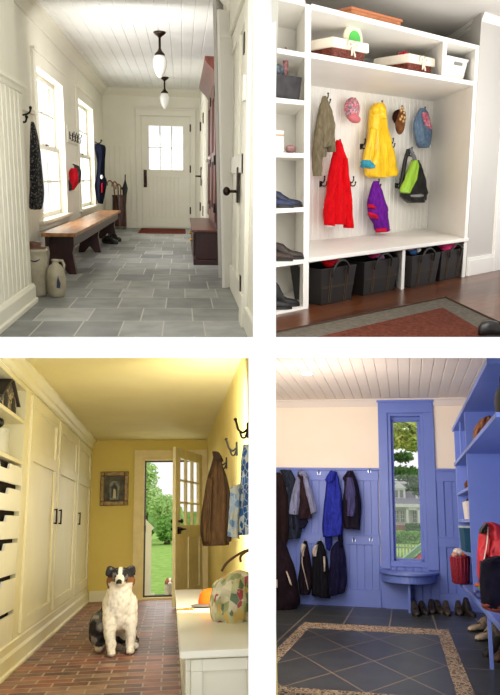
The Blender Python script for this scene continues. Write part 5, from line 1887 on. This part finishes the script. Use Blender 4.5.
garment('purple_jacket', 'slate purple and black jacket in the upper row, nearest the window', 'jacket', R, Y4,
        [(-0.729,1.775),(-0.675,1.775),(-0.784,1.68),(-0.635,1.681),(-0.8,1.518),(-0.597,1.521),(-0.829,1.318),(-0.573,1.323),(-0.844,1.12),(-0.59,1.1),(-0.831,1.016),(-0.592,0.996)], .13, wool('black_purple', (34, 28, 44)),
        parts=[('sleeve', [(-0.757,1.68),(-0.676,1.681),(-0.773,1.492),(-0.638,1.494),(-0.761,1.32),(-0.64,1.308),(-0.763,1.175),(-0.656,1.164)], .09, wool('slate_purple', (78, 74, 122), .85), -.10),
               ('hood', [(-0.743,1.775),(-0.675,1.762),(-0.812,1.679),(-0.703,1.667),(-0.785,1.626),(-0.717,1.613)], .10, wool('dark_plum_hood', (44, 34, 50)), -.04)], seed=25)
garment('piped_jacket', 'black jacket with white sleeve piping hanging first in the lower row', 'jacket', R, Y4,
        [(-1.346,0.833),(-1.305,0.834),(-1.386,0.714),(-1.277,0.692),(-1.399,0.52),(-1.25,0.525),(-1.425,0.326),(-1.223,0.334),(-1.397,0.149),(-1.263,0.155)], .10, wool('black_maroon', (34, 24, 34)),
        parts=[('piping', [(-1.352,0.715),(-1.339,0.716),(-1.358,0.56),(-1.345,0.56),(-1.317,0.394),(-1.304,0.382),(-1.277,0.23),(-1.263,0.218)], .02, M('cream_piping', (200, 186, 170), .6), -.13),
               ('sleeve', [(-1.359,0.806),(-1.305,0.782),(-1.373,0.741),(-1.332,0.69),(-1.359,0.663),(-1.332,0.638)], .07, MC['cream_piping'], -.10)], seed=26)
garment('silver_trim_jacket', 'black jacket with a silver stripe at the shoulder in the middle of the lower row', 'jacket', R, Y4,
        [(-1.156,0.838),(-1.102,0.84),(-1.223,0.719),(-1.048,0.699),(-1.237,0.525),(-1.022,0.533),(-1.25,0.333),(-0.996,0.343),(-1.236,0.144),(-0.998,0.116)], .12, wool('black_charcoal', (26, 26, 34)),
        parts=[('silver_stripe', [(-1.183,0.785),(-1.142,0.799),(-1.223,0.719),(-1.156,0.721),(-1.21,0.642),(-1.169,0.643)], .06, M('silver_cloth', (196, 186, 176), .5), -.10),
               ('silver_stripe', [(-1.075,0.646),(-1.048,0.647),(-1.069,0.557),(-1.042,0.557),(-1.062,0.455),(-1.049,0.455)], .04, MC['silver_cloth'], -.12)], seed=27)
garment('navy_jacket', 'dark navy jacket hanging third in the lower row, below the blue jacket', 'jacket', R, Y4,
        [(-0.9,0.845),(-0.833,0.847),(-0.981,0.726),(-0.794,0.706),(-0.995,0.533),(-0.783,0.541),(-1.01,0.342),(-0.772,0.351),(-0.997,0.141),(-0.8,0.2)], .12, wool('dark_navy_nylon', (28, 26, 62)), seed=28)
garment('sports_bag', 'large brown-black bag with small pale marks on the floor at the left edge', 'bag', R, 9.45,
        [(-1.781,0.867),(-1.566,0.847),(-1.778,0.714),(-1.498,0.697),(-1.775,0.525),(-1.417,0.5),(-1.771,0.275),(-1.377,0.291),(-1.768,0.09),(-1.35,0.084),(-1.767,-0.02),(-1.401,-0.015)], .22, wool('brown_black_bag', (34, 22, 30)),
        parts=[('pale_mark', [(-1.627,0.368),(-1.607,0.368),(-1.626,0.318),(-1.6,0.319),(-1.646,0.28),(-1.599,0.27)], .03, MC['cream_piping'], -.25),
               ('pale_mark', [(-1.496,0.472),(-1.483,0.472),(-1.469,0.398),(-1.443,0.387),(-1.442,0.325),(-1.416,0.301)], .03, MC['cream_piping'], -.25)], seed=29, folds=3, amp=.08)

# outside the tall window: tree, house, hedge, parked car
bm = BM()
prism(bm, [(10.6, -.3), (20, .12), (26, .36), (34, .74), (60, .9), (60, .6), (10.6, -.6)], 'x', -9, 5)
struct('floor', bm, M_grass, R)
tree(R, 'leafy_tree', 'broad green tree with yellowing leaves across the top of the tall window', 1.5, 22, .2, 3.6, [(-1.35, 0, 3.75, .55, .4), (-1.75, 0, 3.4, .5, .3), (-1.1, 0, 3.3, .5, .3)], M('leaf_yellow_green', (214, 216, 120), .8, (160, 188, 84), 2), 5600, .09, 31)
tree(R, 'leafy_tree', 'darker green branches hanging lower in front of the house', 1.45, 20, .12, 2.3, [(-1.4, 0, 2.3, .5, .22), (-1.0, 0, 2.0, .4, .3), (-1.45, 0, 2.75, .3, .14)], leafm[2], 2400, .07, 32)
h = thing('white_house', 'white house with a grey shingle roof, dormers and a porch across the street', 'house', R, (0, 34, .70))
M_wh = M('white_clapboard', (206, 205, 204), .7, (196, 196, 196))
bm = BM()
box(bm, -4, 4, 0, 4, 0, 1.12)
box(bm, -4, 4, 2.0, 4, 1.1, 2.4)
obj('house_wall', bm, M_wh, parent=h)
bm = BM()
prism(bm, [(-.5, 1.27), (-.5, 1.22), (0, 1.25), (2.5, 2.4), (2.5, 2.5)], 'x', -4, 4)
obj('roof', bm, M('grey_shingles', (138, 138, 148), .8, (118, 118, 128), 12), parent=h)
bm = BM()
box(bm, -4, 4, -.56, -.46, 1.10, 1.25)
obj('gutter', bm, M_wh, parent=h)
for x in (-.24, .82):
    bm = BM()
    box(bm, x - .30, x + .30, .1, 1.6, 1.3, 1.98)
    prism(bm, [(x - .4, 1.96), (x + .4, 1.96), (x, 2.25)], 'y', .05, 1.6)
    dm = obj('dormer', bm, M_wh, parent=h)
    bm = BM()
    for s in (-1, 1):
        box(bm, x + s * .12 - .08, x + s * .12 + .08, .08, .10, 1.55, 1.88)
    obj('window', bm, M('grey_window_glass', (110, 116, 112), .3), parent=dm)
bm = BM()
box(bm, .1, 4, -.5, -.45, .98, 1.12)
for x in (.12, .62, 1.6):
    box(bm, x - .05, x + .05, -.5, -.4, .1, 1.12)
obj('porch', bm, M_wh, parent=h)
for x in (-.36, -.10, .45):
    bm = BM()
    box(bm, x - .09, x + .09, -.03, 0, .42, .95)
    wv = obj('window', bm, MC['grey_window_glass'], parent=h)
    bm = BM()
    for q in (-.09, 0, .09):
        box(bm, x + q - .012, x + q + .012, -.05, -.03, .42, .95)
    for q in (.42, .6, .78, .95):
        box(bm, x - .10, x + .10, -.05, -.03, q - .012, q + .012)
    obj('muntin', bm, M_wh, parent=wv)
bm = BM()
box(bm, -4, .0, -.3, -.02, .0, .30)
obj('brick_base', bm, M('red_brown_brick', (150, 104, 88), .8), parent=h)
for i, (x, y, w_, z0, z, l, lm_) in enumerate(((.42, 32.5, .8, .68, .40, 'low clipped green hedge in front of the white house porch', 2), (.05, 26.5, 1.5, .36, .46, 'broad dull green hedge across the lawn outside the tall window', 1))):
    t = thing('clipped_hedge', l, 'hedge', R, (x, y, z0))
    bm = BM()
    for k in range(5):
        tube(bm, [(-w_ * .4 + w_ * .2 * k, 0, 0), (-w_ * .38 + w_ * .2 * k, 0, z * .8)], .012, 6)
    box(bm, -w_ * .42, w_ * .42, -.01, .01, z * .3, z * .35)
    obj('stems', bm, M_bark, parent=t)
    bm = BM()
    rr = random.Random(i)
    for k in range(2200):
        p = Vector((rr.uniform(-w_ / 2, w_ / 2), rr.uniform(-.2, .2), rr.uniform(0, z)))
        a_ = Vector((rr.gauss(0, 1), rr.gauss(0, 1), rr.gauss(0, 1))).normalized() * .045
        b_ = a_.orthogonal() * .6
        bm.faces.new([bm.verts.new(q) for q in (p - a_, p + b_, p + a_, p - b_)])
    obj('foliage', bm, leafm[lm_], parent=t)
t = thing('picket_fence', 'pale weathered fence below the hedge outside the tall window', 'fence', R, (-.35, 20, .1))
bm = BM()
box(bm, -.05, .9, .02, .04, .34, .38)
box(bm, -.05, .9, .02, .04, .08, .12)
obj('rail', bm, M('weathered_picket', (176, 180, 162), .8, (120, 134, 104), 10), parent=t)
for k in range(11):
    bm = BM()
    box(bm, -.03 + .085 * k, .01 + .085 * k, -.01, .02, 0, .44)
    obj('picket', bm, MC['weathered_picket'], parent=t)
t = thing('parked_car', 'corner of a red and green car just outside the bottom of the tall window', 'car', R, (.22, 14.2, -.22))
bm = BM()
prism(bm, [(-.3, .2), (.9, .2), (.9, 1.0), (.45, 1.0), (.1, .82), (-.08, .66), (-.3, .5)], 'y', -.3, .3)
obj('car_body', bm, M('red_car_paint', (214, 60, 80), .3), parent=t, bev=.02)
bm = BM()
prism(bm, [(-.3, .56), (-.08, .72), (.1, .87), (.45, 1.04), (.43, 1.10), (.06, .95), (-.12, .80), (-.34, .62)], 'y', -.32, .32)
obj('roof_trim', bm, M('green_car_trim', (104, 150, 116), .4), parent=t)
for x in (.1, .7):
    bm = BM()
    lathe(bm, [(.2, -.06), (.21, 0), (.2, .06)], 24)
    obj('wheel', bm, M_rubber, parent=t, rot=Matrix.Rotation(PI / 2, 4, 'X'), loc=(x, -.30, .21))
